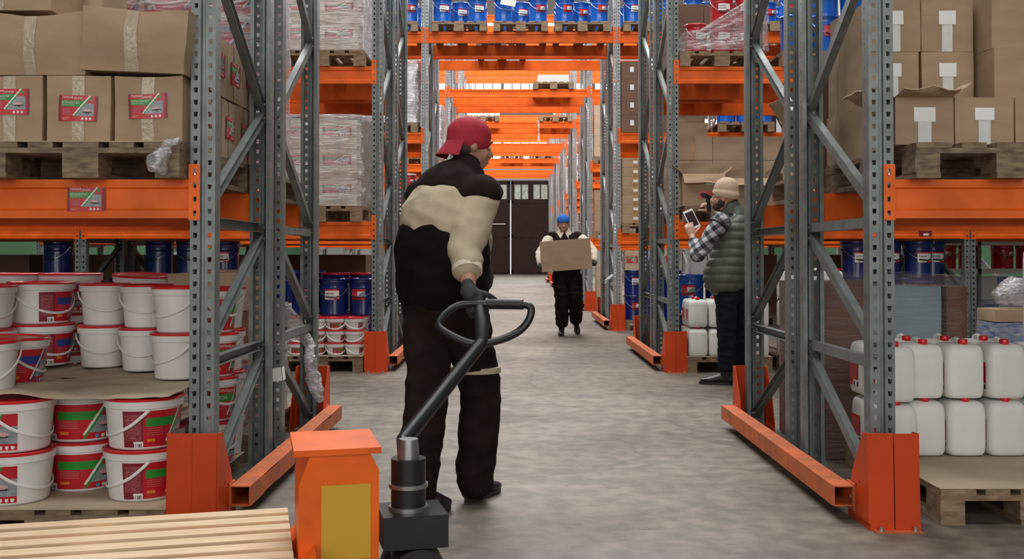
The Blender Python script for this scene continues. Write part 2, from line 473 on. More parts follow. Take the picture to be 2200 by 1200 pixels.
BL = 2.8
def beam_kit():
    w = BL - .1 - .004
    mb = MB()
    pts = [(0, .16), (0, .128), (.009, .120), (.009, .040), (0, .032), (0, 0), (.045, 0), (.045, .16)]
    mb.prism(pts, 'x', -w / 2, w / 2, 'orange')
    bar = fix_normals(mb.mesh('bar'))
    cm = MB()
    # connector plate with holes, front face
    z0, z1 = -.008, .222; n = 4; x0, x1 = 0, .044
    for k in range(n):
        a = z0 + (z1 - z0) * k / n; b = z0 + (z1 - z0) * (k + 1) / n; c = (a + b) / 2
        vs = [(x0, 0, a), (x1, 0, a), (x1, 0, b), (x0, 0, b), (.018, 0, c - .012), (.028, 0, c - .012), (.030, 0, c + .010), (.016, 0, c + .010)]
        cm.add(vs, [(0, 1, 5, 4), (1, 2, 6, 5), (2, 3, 7, 6), (3, 0, 4, 7)], 'orange')
    cm.box(-.003, 0, 0, .05, z0, z1, 'orange')
    cm.lathe([(0, .186), (.006, .186), (.006, .176), (0, .176)], 'bolt', 8, (.023, -.002))
    con = cm.mesh('connector')
    # right connector sits on the post beyond the right end, left one mirrored
    cm2 = MB(); cm2.v = [(-x, y, z) for x, y, z in cm.v]; cm2.f = [f[::-1] for f in cm.f]; cm2.m = cm.m
    con2 = cm2.mesh('connector')
    return [part('bar', bar), part('connector', con, (w / 2, -.013, 0)), part('connector', con2, (-w / 2, -.013, 0))]
BEAM = beam_kit()

def guard_kit():
    mb = MB(); h = .385; t = .006
    # front faces at y=0 (front), wings to +y ; a little batter towards the top
    def quad(p, q, r, s_):
        vs = [V(p), V(q), V(r), V(s_)]; n = (vs[1] - vs[0]).cross(vs[2] - vs[0]).normalized() * t
        mb.add(vs + [v + n for v in vs], [(0, 1, 2, 3), (7, 6, 5, 4), (0, 4, 5, 1), (1, 5, 6, 2), (2, 6, 7, 3), (3, 7, 4, 0)], 'orange_guard')
    for s in (-1, 1):
        quad((s * .0015, 0, .0), (s * .098, 0, .0), (s * .098, .012, h), (s * .0015, .012, h))
        quad((s * .098, 0, 0), (s * .098, .27, 0), (s * .098, .27, .03), (s * .098, .0, .03))
        vs = [(s * .098, 0, .03), (s * .098, .27, .03), (s * .098, .20, .20), (s * .098, .07, h - .003), (s * .098, .012, h)]
        v2 = [(x + s * .005, y, z) for x, y, z in vs]
        mb.add(vs + v2, [(0, 1, 2, 3, 4), (9, 8, 7, 6, 5)] + [(i, (i + 1) % 5, 5 + (i + 1) % 5, 5 + i) for i in range(5)], 'orange_guard')
        for yy, zz in ((.11, .17), (.15, .155)):
            mb.tube([(s * .0965, yy, zz), (s * .104, yy, zz)], .004, 'hole_dark', 6)
    sh = mb.mesh('shell')
    fl = MB(); fl.box(-.085, .10, -.035, .0, 0, .005, 'orange_worn')
    b = MB(); b.lathe([(0, .022), (.009, .022), (.009, .01), (.013, .01), (.013, .005), (0, .005)], 'bolt', 8)
    bm_ = b.mesh('bolt')
    return [part('shell', sh), part('foot_flange', fl.mesh('foot_flange'), subs=[part('bolt', bm_, (-.06, -.02, 0)), part('bolt', bm_, (.075, -.02, 0))])]
GUARD = guard_kit()
def rail_mesh(L_):
    mb = MB(); s = .042; t = .005
    for (x0, x1, z0, z1) in ((-s, s, s - t, s), (-s, s, -s, -s + t), (-s, -s + t, -s, s), (s - t, s, -s, s)):
        mb.box(x0, x1, 0, L_, z0, z1, 'orange_worn')
    mb.box(s, s + .01, .0, .09, -.06, .05, 'orange_worn'); mb.box(s, s + .01, L_ - .09, L_, -.06, .05, 'orange_worn')
    mb.tube([(s - .01, .03, -.01), (s + .004, .03, -.01)], .010, 'bolt', 6)
    return mb.mesh('guard_rail')
RAIL = rail_mesh(2.28)

# ================================================================ pallets
def pallet_kit(m, W=.8, L=1.2, parts=True, seed=1):
    r = random.Random(seed)
    deck = MB(); ws = [.145, .10, .145, .10, .145]; gap = (W - sum(ws)) / 4; x = -W / 2
    for w in ws:
        j = r.uniform(-.004, .004)
        deck.box(x, x + w, -L / 2 + j, L / 2 + j, .122, .144, m); x += w + gap
    st = []
    for yc in (-L / 2 + .0725, 0, L / 2 - .0725):
        s = MB(); s.box(-W / 2, W / 2, yc - .0725, yc + .0725, .100, .1217, m); st.append(s)
    blk = []
    for bx, bw in ((-W / 2 + .05, .10), (0, .145), (W / 2 - .05, .10)):
        for yc in (-L / 2 + .0725, 0, L / 2 - .0725):
            b = MB(); j = r.uniform(-.004, .004); b.box(bx - bw / 2 + j, bx + bw / 2 + j, yc - .0715, yc + .0715, .0225, .0997, m); blk.append(b)
    sk = []
    for bx, bw in ((-W / 2 + .05, .10), (0, .145), (W / 2 - .05, .10)):
        b = MB(); b.box(bx - bw / 2, bx + bw / 2, -L / 2, L / 2, 0, .022, m); sk.append(b)
    if parts:
        return [part('deck', deck.mesh('deck'))] + [part('stringer_board', s.mesh('stringer_board')) for s in st] + \
               [part('block', b.mesh('block')) for b in blk] + [part('skid_board', b.mesh('skid_board')) for b in sk]
    al = MB()
    for q in [deck] + st + blk + sk:
        o = len(al.v); al.v += q.v; al.f += [[i + o for i in f] for f in q.f]; al.m += q.m
    return [part('pallet', al.mesh('pallet'))]
PAL = pallet_kit('wood'); PAL_OLD = pallet_kit('wood_old', seed=3); PAL_FAR = pallet_kit('wood', parts=False, seed=5); PAL_NEW = pallet_kit('wood_new', seed=8)
def pallet(cx, yfront, z, label, kit=None, rot=0, group=None):
    return spawn('wooden_pallet', kit or PAL, label, 'pallet', (cx, yfront + .6, z), (0, 0, rot), group)

# ================================================================ buckets
def bucket_kit(rt, rb, h, white=True, bar='lab_green', text=False, detail=True, hang=.75, handle_side=0.0, lab=(-.25, 1.55), handle=True):
    n = 40 if detail else 20
    tub = MB()
    body = 'plastic_white' if white else 'lab_red'
    tub.lathe([(0, .004, body), (rb - .006, 0.0, body), (rb, .006, body), (rt * .985, h - .045, body), (rt * .985, h - .042, 'plastic_white'), (rt + .006, h - .040, 'plastic_white'), (rt + .008, h - .012, 'plastic_white'), (rt + .002, h - .010, 'plastic_white'), (0, h - .010, 'plastic_white')], body, n)
    lid = MB()
    lid.lathe([(rt + .0095, h - .0115), (rt + .0105, h - .003), (rt + .006, h), (rt - .006, h), (rt - .012, h - .006), (0, h - .005)], 'lid_red', n)
    ks = [part('tub', tub.mesh('tub', True)), part('lid', lid.mesh('lid', True))]
    if handle:
        hb = MB(); pts = []; N = 16 if detail else 8
        for i in range(N + 1):
            a = math.pi * i / N
            x = (rt + .012) * math.cos(a); d = (rt + .010) * math.sin(a)
            y = -d * math.cos(hang) - .004; z = h - .045 - d * math.sin(hang)
            rr = math.hypot(x, y); rz = rb + (rt - rb) * max(0, (z - .0)) / h + .007
            if rr < rz: y = -math.sqrt(max(0, rz * rz - x * x)) if abs(x) < rz else y
            pts.append(V((x, y, z)))
        hb.tube(pts, .0065 if detail else .007, 'plastic_white', 6, flat=.45, up=(0, 0, 1))
        ks.append(part('handle', hb.mesh('handle', True), (0, 0, 0), (0, 0, handle_side)))
    if lab:
        lb = MB(); a0, a1 = lab; z0, z1 = .012, h - .050
        def fm(u, v, off):
            a = -math.pi / 2 + a0 + (a1 - a0) * u; z = z0 + (z1 - z0) * v
            r = rb + (rt * .985 - rb) * (z - .006) / (h - .051) + .0012 + off
            return V((r * math.cos(a), r * math.sin(a), z))
        nx, ny = (110, 50) if detail else (30, 12)
        tx = []
        if text: tx = [('ПЕРВАЯ', .36, .87, .58, .95, 'lab_white'), ('1ЗИМНЯЯ', .58, .84, .76, .92, 'lab_white'), (text, .33, .63, .58, .74, 'lab_white')]
        printed(lb, fm, (lambda u, v: col_bucket(u, v, bar)), nx, ny, tx)
        ks.append(part('label_wrap', lb.mesh('label_wrap', True)))
    return ks
BIG = (.155, .137, .212)
BK_BIG_G = bucket_kit(*BIG, lab=(-.35, 1.75), handle_side=-1.2)
BK_BIG_G2 = bucket_kit(*BIG, lab=(-1.95, .35), handle_side=1.25)
BK_BIG_FULL = bucket_kit(*BIG, lab=(-1.5, 1.2), handle=False)
BK_BIG_B = bucket_kit(*BIG, bar='lab_blue', lab=(-.5, 1.6), handle_side=1.5)
BK_BIG_T = bucket_kit(*BIG, text='БЕТОН', lab=(-1.4, 1.3), handle=False)
BK_BIG_BT = bucket_kit(*BIG, bar='lab_blue', text='ИНТЕРЬЕРНАЯ', lab=(-1.5, 1.3), handle=False)
BK_SM_W = bucket_kit(.118, .102, .213, lab=None, hang=.8)
BK_SM_L = bucket_kit(.118, .102, .213, text='БЕТОН-', lab=(-.2, 2.3), handle_side=1.4)
BK_RED = bucket_kit(*BIG, white=False, bar='lab_blue', text='ИНТЕРЬЕРНАЯ', lab=(-1.2, 2.2), hang=.9)
BK_TINY = bucket_kit(.085, .074, .118, lab=(-.5, 1.3), detail=False)
BK_TINY_W = bucket_kit(.085, .074, .118, lab=None, detail=False)
BK_TINY_W2 = bucket_kit(.085, .074, .118, lab=(.9, 2.4), detail=False, handle_side=.8)

def drum_kit(m='drum_blue', lab='white', r=.136, h=.36, lid=None, detail=True):
    n = 28 if detail else 18
    b = MB()
    b.lathe([(0, .006), (r - .012, .006), (r - .006, 0), (r - .003, .012), (r - .006, .02), (r - .004, h * .72), (r, h * .735), (r - .002, h * .75), (r, h * .90), (r + .003, h * .915), (r, h * .93), (r, h - .02), (r + .004, h - .014), (0, h - .014)], m, n)
    l = MB(); lm = lid or m
    l.lathe([(r + .002, h - .022), (r + .008, h - .018), (r + .008, h - .006), (r + .002, h), (r - .012, h), (r - .02, h - .008), (0, h - .006)], lm, n)
    w = MB(); pts = []
    for i in range(15):
        a = math.pi * i / 14; x = (r + .006) * math.cos(a); d = .155 * math.sin(a)
        pts.append(V((x, -max(math.sqrt(max(0, (r + .007) ** 2 - x * x)), d * .3), h * .83 - d * .8)))
    w.tube(pts, .0022, 'wire', 5)
    mid = pts[5:10]; w.tube(mid, .006, 'lab_black', 6)
    w.tube([(r - .002, 0, h * .83), (r + .010, 0, h * .83)], .012, 'wire', 8); w.tube([(-r + .002, 0, h * .83), (-r - .010, 0, h * .83)], .012, 'wire', 8)
    ks = [part('barrel', b.mesh('barrel', True)), part('lid', l.mesh('lid', True)), part('wire_handle', w.mesh('wire_handle', True))]
    if lab:
        lb = MB()
        def fm(u, v, off):
            a = -math.pi / 2 + (-.55 + 1.05 * u); return V(((r + .0006 + off) * math.cos(a), (r + .0006 + off) * math.sin(a), h * (.43 + .28 * v)))
        def cf(u, v):
            if lab == 'white':
                if v > .86: return 'lab_red'
                if v < .12 and u > .6: return 'lab_red'
                if .2 < v < .75 and int(v * 22) % 2 and .08 < u < .62: return 'lab_grey'
                return 'lab_white'
            if u > .45 and .25 < v < .8: return 'lab_grey' if (u - v) > .1 else 'lab_white'
            if .15 < v < .75 and int(v * 16) % 2 and u < .4: return 'lab_text'
            return 'lab_red'
        printed(lb, fm, cf, 16, 14)
        ks.append(part('label', lb.mesh('label', True)))
    return ks
DR_W = drum_kit(); DR_R = drum_kit(lab='red'); DR_N = drum_kit(lab=None)
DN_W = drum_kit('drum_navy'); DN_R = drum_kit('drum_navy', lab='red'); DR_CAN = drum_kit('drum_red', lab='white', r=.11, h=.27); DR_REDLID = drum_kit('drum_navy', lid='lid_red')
DR_REDCAN = drum_kit('drum_red', lab='red', r=.10, h=.24, lid='plastic_white')

# ================================================================ jerrycan
def jerry_kit(w=.185, d=.20, h=.255, label='side', cap='lid_red'):
    mb = MB(); n = 48
    def ring(sc, z, pw=5.0, gro=1.0):
        r = []
        for i in range(n):
            a = 2 * math.pi * (i + .5) / n; c, s = math.cos(a), math.sin(a)
            x = math.copysign(abs(c) ** (2 / pw), c); y = math.copysign(abs(s) ** (2 / pw), s)
            g = 1.0
            if gro and abs(x) < .84 and abs(y) > .8: g = 1 - .022 * gro * (abs(x) > .60 and abs(x) < .78)
            r.append(V((x * w / 2 * sc, y * d / 2 * sc * g, z)))
        return r
    rows = [(.0, .012, 0), (.80, .0, 0), (.90, .004, 0), (.965, .018, .3), (1, .045, 1), (1, h * .5, 1), (1, h * .74, 1), (.985, h * .78, .4), (.99, h * .80, .2), (.97, h * .88, 0), (.90, h * .945, 0), (.76, h * .985, 0), (.60, h, 0), (.0, h, 0)]
    for k, (sc, z, g) in enumerate(rows):
        mb.v += [tuple(p) for p in ring(max(sc, .001), z, 5.0, g)]
    for k in range(len(rows) - 1):
        for i in range(n):
            i2 = (i + 1) % n; mb.f.append([k * n + i, k * n + i2, (k + 1) * n + i2, (k + 1) * n + i]); mb.m.append('plastic_can')
    hd = MB(); hd.tube([(0, d * .30, h - .02), (0, d * .26, h + .012), (0, d * .10, h + .018), (0, -d * .02, h + .014), (0, -d * .05, h - .004)], .011, 'plastic_can', 8)
    cp = MB(); cp.lathe([(0, h + .022), (.019, h + .022), (.021, h + .018), (.021, h - .004), (.017, h - .01)], cap, 20, (0, -d * .26))
    ks = [part('tank', mb.mesh('tank', True, 50)), part('grip', hd.mesh('grip', True)), part('cap', cp.mesh('cap', True))]
    if label:
        lb = MB()
        def cf(u, v):
            if label == 'front':
                return col_main(u, v)
            if v < .22 and u > .4: return 'lab_white' if (int(u * 90) % 2 or v > .16) else 'lab_black'
            if int(v * 44) % 2 and .1 < u < .85 and .3 < v < .92: return 'lab_text'
            return 'lid_red' if u > .0 else 'lab_dark'
        if label == 'side':
            for s in (-1, 1):
                fm = (lambda u, v, off, s=s: V((s * (w / 2 + .0012 + off), s * (-d * .30 + d * .60 * u), .04 + h * .50 * v)))
                printed(lb, fm, cf, 14, 30)
        else:
            printed(lb, (lambda u, v, off: V((-w * .3 + w * .6 * u, -d / 2 - .0012 - off, .06 + h * .46 * v))), cf, 30, 24)
        ks.append(part('label', lb.mesh('label')))
    return ks
JERRY = jerry_kit(); JERRY_F = jerry_kit(.24, .2, .28, 'front'); JUG = jerry_kit(.13, .16, .255, 'side')

# ================================================================ cartons
_CK = {}
def carton_kit(w, d, h, seed=0, amp=.004, m='carton', tape='tape', labels=('F',), tapeface=('F',), sag=0.0, lab_w=.158, lab_h=.104, lab_v=.56, lab_rot=0.0, seam=True, sticker=False, grid=7):
    key = (round(w, 3), round(d, 3), round(h, 3), seed, amp, m, tape, labels, tapeface, sag, lab_v, lab_rot, sticker, lab_w)
    if key in _CK: return _CK[key]
    so = V((seed * 3.7, seed * 1.9, seed * 5.1))
    def disp(p):
        n = noise.noise_vector(p * 5 + so) * amp + noise.noise_vector(p * 14 + so) * amp * .25
        if sag:
            tz = max(0, p.z / h)
            n.z -= sag * tz * (1 - min(1, (2 * p.x / w) ** 2)) * (.6 + .4 * noise.noise(V((p.x * 6, seed, 0))))
            n.y -= sag * .5 * math.sin(math.pi * tz) * (1 - (2 * p.x / w) ** 2) * (1 if p.y < 0 else -1)
        return n
    def S(face, u, v, off=0):
        bul = math.sin(math.pi * u) * math.sin(math.pi * v) * amp * .8 + off
        if face == 'F': p = V((-w / 2 + w * u, -d / 2 - bul, h * v))
        elif face == 'B': p = V((w / 2 - w * u, d / 2 + bul, h * v))
        elif face == 'R': p = V((w / 2 + bul, -d / 2 + d * u, h * v))
        elif face == 'L': p = V((-w / 2 - bul, d / 2 - d * u, h * v))
        elif face == 'T': p = V((-w / 2 + w * u, -d / 2 + d * v, h + min(bul, off + .001)))
        else: p = V((-w / 2 + w * u, d / 2 - d * v, 0))
        q = disp(p); q.z = max(q.z, -p.z) if p.z < .02 else q.z
        if p.z < .001: q.z = 0
        return p + q
    mb = MB(); g = grid
    for fc in 'FBRLTD':
        o = len(mb.v)
        for j in range(g + 1):
            for i in range(g + 1): mb.v.append(tuple(S(fc, i / g, j / g)))
        for j in range(g):
            for i in range(g):
                a = o + j * (g + 1) + i; mb.f.append([a, a + 1, a + g + 2, a + g + 1]); mb.m.append(m)
    me = mb.mesh('carton_body')
    bm = bmesh.new(); bm.from_mesh(me); bmesh.ops.remove_doubles(bm, verts=bm.verts, dist=1e-5); bm.to_mesh(me); bm.free()
    me.polygons.foreach_set('use_smooth', [True] * len(me.polygons)); me.set_sharp_from_angle(angle=math.radians(40))
    ks = [part('carton_body', me)]
    if tape:
        tw = .05
        for fc in tapeface:
            W = w if fc in 'FBT' else d
            tb = MB(); nn = 10
            a, b = .5 - tw / 2 / W, .5 + tw / 2 / W
            if tape == 'tape_white': rng = (0, .62)
            else: rng = (0, 1)
            o = 0
            for j in range(nn + 1):
                for q in (a, b): tb.v.append(tuple(S(fc, q, rng[0] + (rng[1] - rng[0]) * j / nn, .0022)))
            for j in range(nn): tb.f.append([2 * j, 2 * j + 1, 2 * j + 3, 2 * j + 2]); tb.m.append(tape)
            if tape == 'tape_white':   # square sticker at the end of the tape
                for (q0, q1) in ((.5 - .040 / W, .5 + .040 / W),):
                    k = len(tb.v)
                    tb.v += [tuple(S(fc, q0, .52, .004)), tuple(S(fc, q1, .52, .004)), tuple(S(fc, q1, .78, .004)), tuple(S(fc, q0, .78, .004))]
                    tb.f.append([k, k + 1, k + 2, k + 3]); tb.m.append('paper')
            ks.append(part('tape', tb.mesh('tape')))
    for fc in labels:
        W = w if fc in 'FB' else d
        lb = MB(); uw = lab_w / W; vh = lab_h / h; ca, sa = math.cos(lab_rot), math.sin(lab_rot)
        def fm(u, v, off):
            x = (u - .5) * lab_w; z = (v - .5) * lab_h
            return S(fc, .5 + (x * ca - z * sa) / W, lab_v + (x * sa + z * ca) / h, .004 + off * 3)
        printed(lb, fm, col_main, 60, 40, T_GREEN)
        ks.append(part('printed_label', lb.mesh('printed_label')))
    if sticker:
        for fc in (sticker if isinstance(sticker, tuple) else ('F',)):
            W = w if fc in 'FB' else d
            lb = MB(); x0, x1, z0, z1 = (.42, .60, .38, .68)
            lb.v = [tuple(S(fc, x0, z0, .004)), tuple(S(fc, x1, z0, .004)), tuple(S(fc, x1, z1, .004)), tuple(S(fc, x0, z1, .004))]; lb.f = [[0, 1, 2, 3]]; lb.m = ['paper']
            ks.append(part('sticker', lb.mesh('sticker')))
    _CK[key] = ks
    return ks
def carton(kit, x, y, z, label, rz=0, ry=0, rx=0, name='cardboard_box', group=None):
    """x centre, y front face"""
    return spawn(name, kit, label, 'box', (x, y, z), (rx, ry, rz), group)

def open_carton_kit(w, d, h, flaps, m='carton', seed=0, tape=None):
    """flaps: dict side -> (angle from vertical outward, length); thin-walled box without a top"""
    t = .005; mb = MB()
    mb.box(-w / 2, w / 2, -d / 2, -d / 2 + t, 0, h, m); mb.box(-w / 2, w / 2, d / 2 - t, d / 2, 0, h, m)
    mb.box(-w / 2, -w / 2 + t, -d / 2 + t, d / 2 - t, 0, h, m); mb.box(w / 2 - t, w / 2, -d / 2 + t, d / 2 - t, 0, h, m)
    mb.box(-w / 2 + t, w / 2 - t, -d / 2 + t, d / 2 - t, 0, t, m)
    ks = [part('carton_body', mb.mesh('carton_body'))]
    for side, (ang, ln) in flaps.items():
        f = MB(); g = 8; W = w if side in 'FB' else d
        o = 0
        for k in (0, 1):
            for j in range(g + 1):
                for i in range(g + 1):
                    u = i / g; v = j / g
                    tw = .012 * noise.noise(V((u * 3, v * 2, seed + ord(side[0])))) * v * 2
                    f.v.append(((u - .5) * W * (1 - .03 * v), tw + k * t * .8, v * ln))
        n1 = (g + 1) ** 2
        for k in (0, 1):
            for j in range(g):
                for i in range(g):
                    a = k * n1 + j * (g + 1) + i; q = [a, a + 1, a + g + 2, a + g + 1]
                    f.f.append(q if k == 0 else q[::-1]); f.m.append(m)
        for j in range(g):
            for (a, b) in ((j * (g + 1), (j + 1) * (g + 1)), (j * (g + 1) + g, (j + 1) * (g + 1) + g)):
                f.f.append([a, b, b + n1, a + n1]); f.m.append('carton_edge')
        for i in range(g):
            a, b = g * (g + 1) + i, g * (g + 1) + i + 1; f.f.append([a, b, b + n1, a + n1]); f.m.append('carton_edge')
        rz = {'F': 0, 'R': math.pi / 2, 'B': math.pi, 'L': -math.pi / 2}[side]
        loc = {'F': (0, -d / 2, h), 'B': (0, d / 2, h), 'R': (w / 2, 0, h), 'L': (-w / 2, 0, h)}[side]
        M = Matrix.Rotation(rz, 4, 'Z') @ Matrix.Rotation(ang, 4, 'X')
        ks.append(part('flap', f.mesh('flap'), loc, tuple(M.to_euler())))
    return ks

# ================================================================ stretch film
def film_shell(x0, x1, y0, y1, z0, z1, m='film', seed=0, amp=.012, top=True, r=.05, sink=0.0, ztop=None):
    """loose wrap around a load; ztop(x,y) optional height function"""
    mb = MB(); n = 72; rows = 26
    def outline(t, grow):
        # rounded rectangle parameterised
        a = 2 * math.pi * t; c, s = math.cos(a), math.sin(a); p = 9.0
        x = math.copysign(abs(c) ** (2 / p), c); y = math.copysign(abs(s) ** (2 / p), s)
        return (x0 + x1) / 2 + x * ((x1 - x0) / 2 + grow), (y0 + y1) / 2 + y * ((y1 - y0) / 2 + grow)
    for j in range(rows + 1):
        v = j / rows
        for i in range(n):
            q = noise.noise(V((i * .35, v * 4, seed * 9.1))) + .6 * noise.noise(V((i * .9, v * 17, seed * 3.3)))
            x, y = outline(i / n, .006 + abs(amp * q * 1.6))
            zt = ztop(x, y) if ztop else z1
            mb.v.append((x, y, z0 + (zt - z0) * v))
    for j in range(rows):
        for i in range(n):
            i2 = (i + 1) % n; mb.f.append([j * n + i, j * n + i2, (j + 1) * n + i2, (j + 1) * n + i]); mb.m.append(m)
    if top:
        o = len(mb.v)
        for i in range(n):
            x, y = outline(i / n, -.09); q = noise.noise(V((i * .5, 3, seed))) * .012
            zt = ztop(x, y) if ztop else z1
            mb.v.append((x, y, zt + .006 + abs(q)))
        for i in range(n):
            i2 = (i + 1) % n; mb.f.append([rows * n + i, rows * n + i2, o + i2, o + i]); mb.m.append(m)
    return mb.mesh('stretch_film', True, 180)
def wrap(x0, x1, y0, y1, z0, z1, label, group=None, **k):
    cx, cy = (x0 + x1) / 2, (y0 + y1) / 2
    f = k.pop('ztop', None)
    zt = (lambda x, y: f(x + cx, y + cy) - z0) if f else None
    me = film_shell(x0 - cx, x1 - cx, y0 - cy, y1 - cy, 0, z1 - z0, ztop=zt, **k)
    o = link('stretch_film', me, None, (cx, cy, z0)); return tag(o, label, 'plastic film', group)
def rag(pts, rs, label, seed=0, m='film_knot', loc=None):
    mb = MB(); n = 18; o0 = V(pts[0]); k = 0
    P = []; R = []
    for i in range(len(pts) - 1):
        for q in range(6):
            t = q / 6; P.append(V(pts[i]).lerp(V(pts[i + 1]), t)); R.append(rs[i] * (1 - t) + rs[i + 1] * t)
    P.append(V(pts[-1])); R.append(rs[-1])
    mb.tube([p - o0 for p in P], R, m, n)
    mb.v = [tuple(V(v) + noise.noise_vector(V(v) * 26 + V((seed, 0, 0))) * .022 + noise.noise_vector(V(v) * 60) * .006) for v in mb.v]
    o = link('plastic_film', mb.mesh('plastic_film', True, 180), None, tuple(o0)); return tag(o, label, 'plastic film')
def sheet(x0, x1, y0, y1, z, label, amp=.0, m='sheet', seed=0, droop=None, name='cardboard_sheet', t=.004):
    mb = MB(); nx, ny = 36, 24; cx, cy = (x0 + x1) / 2, (y0 + y1) / 2
    for k in (0, 1):
        for j in range(ny + 1):
            for i in range(nx + 1):
                x = x0 + (x1 - x0) * i / nx; y = y0 + (y1 - y0) * j / ny
                e = noise.noise(V((x * 2.2, y * 2.2, seed))) * .012 * (1 if i in (0, nx) or j in (0, ny) else 0)
                zz = abs(noise.noise(V((x * 4.2, y * 5.0, seed + 4.0)))) * amp + (droop(x, y) if droop else 0)
                mb.v.append((x - cx + e, y - cy + e, zz + k * t))
    n1 = (nx + 1) * (ny + 1)
    for k in (0, 1):
        for j in range(ny):
            for i in range(nx):
                a = k * n1 + j * (nx + 1) + i; q = [a, a + 1, a + nx + 2, a + nx + 1]
                mb.f.append(q[::-1] if k == 0 else q); mb.m.append(m)
    bd = [(i, i + 1) for i in range(nx)] + [(ny * (nx + 1) + i + 1, ny * (nx + 1) + i) for i in range(nx)] + \
         [((j + 1) * (nx + 1), j * (nx + 1)) for j in range(ny)] + [(j * (nx + 1) + nx, (j + 1) * (nx + 1) + nx) for j in range(ny)]
    for a, b in bd: mb.f.append([a, b, b + n1, a + n1]); mb.m.append(m)
    o = link(name, mb.mesh(name, True, 50), None, (cx, cy, z)); return tag(o, label, 'cardboard sheet')
# ================================================================ people
def catmull(P, k=6):
    P = [list(p) for p in P]; out = []
    for i in range(len(P) - 1):
        p0 = P[max(i - 1, 0)]; p1 = P[i]; p2 = P[i + 1]; p3 = P[min(i + 2, len(P) - 1)]
        for q in range(k):
            t = q / k
            out.append([.5 * ((2 * b) + (-a + c) * t + (2 * a - 5 * b + 4 * c - d) * t * t + (-a + 3 * b - 3 * c + d) * t ** 3) for a, b, c, d in zip(p0, p1, p2, p3)])
    out.append(P[-1]); return out
def loft(mb, stations, side, m='skin', n=20, k=5, power=2.0):
    """stations: (x,y,z, r_side, r_front) ; side = wide direction"""
    S = catmull(stations, k) if k > 1 else [list(s) for s in stations]
    # rounded ends
    def endcap(a, b):
        d = V(a[:3]) - V(b[:3]); d = d.normalized(); r = min(a[3], a[4]); o = []
        for t in (.5, .85):
            c = math.sqrt(1 - t * t); o.append([*(V(a[:3]) + d * r * t * .8), a[3] * c, a[4] * c])
        o.append([*(V(a[:3]) + d * r * .8), .0005, .0005]); return o
    S = endcap(S[0], S[1])[::-1] + S + endcap(S[-1], S[-2])
    o = len(mb.v); sd = V(side); N = len(S)
    for i, s in enumerate(S):
        t = V(S[min(i + 1, N - 1)][:3]) - V(S[max(i - 1, 0)][:3]); t = t.normalized() if t.length > 1e-8 else V((0, 0, 1))
        u = (sd - t * sd.dot(t)).normalized(); w = t.cross(u)
        for j in range(n):
            a = 2 * math.pi * j / n; c, q = math.cos(a), math.sin(a)
            c = math.copysign(abs(c) ** (2 / power), c); q = math.copysign(abs(q) ** (2 / power), q)
            mb.v.append(tuple(V(s[:3]) + u * c * s[3] + w * q * s[4]))
    for i in range(N - 1):
        for j in range(n):
            j2 = (j + 1) % n; mb.f.append([o + i * n + j, o + i * n + j2, o + (i + 1) * n + j2, o + (i + 1) * n + j]); mb.m.append(m)
    mb.f.append([o + j for j in range(n)][::-1]); mb.m.append(m); mb.f.append([o + (N - 1) * n + j for j in range(n)]); mb.m.append(m)
def ball(mb, c, rx, ry, rz, m='skin', F=None):
    c = V(c); n = 14; o = len(mb.v); M = F or Matrix.Identity(3)
    for i in range(1, n):
        p = math.pi * i / n
        for j in range(n): 
            a = 2 * math.pi * j / n; mb.v.append(tuple(c + M @ V((rx * math.sin(p) * math.cos(a), ry * math.sin(p) * math.sin(a), rz * math.cos(p)))))
    for i in range(n - 2):
        for j in range(n):
            j2 = (j + 1) % n; mb.f.append([o + i * n + j, o + (i + 1) * n + j, o + (i + 1) * n + j2, o + i * n + j2]); mb.m.append(m)
    mb.f.append([o + j for j in range(n)]); mb.m.append(m); mb.f.append([o + (n - 2) * n + j for j in range(n)][::-1]); mb.m.append(m)
def fuse(name, mb, m, vox=.009, smooth=3, disp=None):
    me = mb.mesh('t'); fix_normals(me)
    o = bpy.data.objects.new('t', me); COL.objects.link(o)
    md = o.modifiers.new('r', 'REMESH'); md.mode = 'VOXEL'; md.voxel_size = vox
    if smooth:
        s = o.modifiers.new('s', 'SMOOTH'); s.factor = .5; s.iterations = smooth
    dg = bpy.context.evaluated_depsgraph_get(); r = bpy.data.meshes.new_from_object(o.evaluated_get(dg))
    bpy.data.objects.remove(o); r.name = name; r.materials.clear(); r.materials.append(MATS[m])
    if disp:
        n_ = len(r.vertices); co_ = [0.0] * (3 * n_); no_ = [0.0] * (3 * n_)
        r.vertices.foreach_get('co', co_); r.vertices.foreach_get('normal', no_)
        for i in range(0, 3 * n_, 3):
            p_ = V(co_[i:i + 3]); q_ = p_ + disp(p_, V(no_[i:i + 3])); co_[i] = q_.x; co_[i + 1] = q_.y; co_[i + 2] = q_.z
        r.vertices.foreach_set('co', co_)
    r.polygons.foreach_set('use_smooth', [True] * len(r.polygons)); r.polygons.foreach_set('material_index', [0] * len(r.polygons)); r.update()
    return r
def wrinkle(amt, sc, st=(1, 1, 1.8), seed=0):
    def f(co, n):
        p = V((co.x * st[0], co.y * st[1], co.z * st[2])) * sc + V((seed, 0, 0))
        a = noise.noise(p); b = noise.noise(p * 2.3)
        return n * (amt * (1 - abs(a) * 2.2) + amt * .4 * b)
    return f
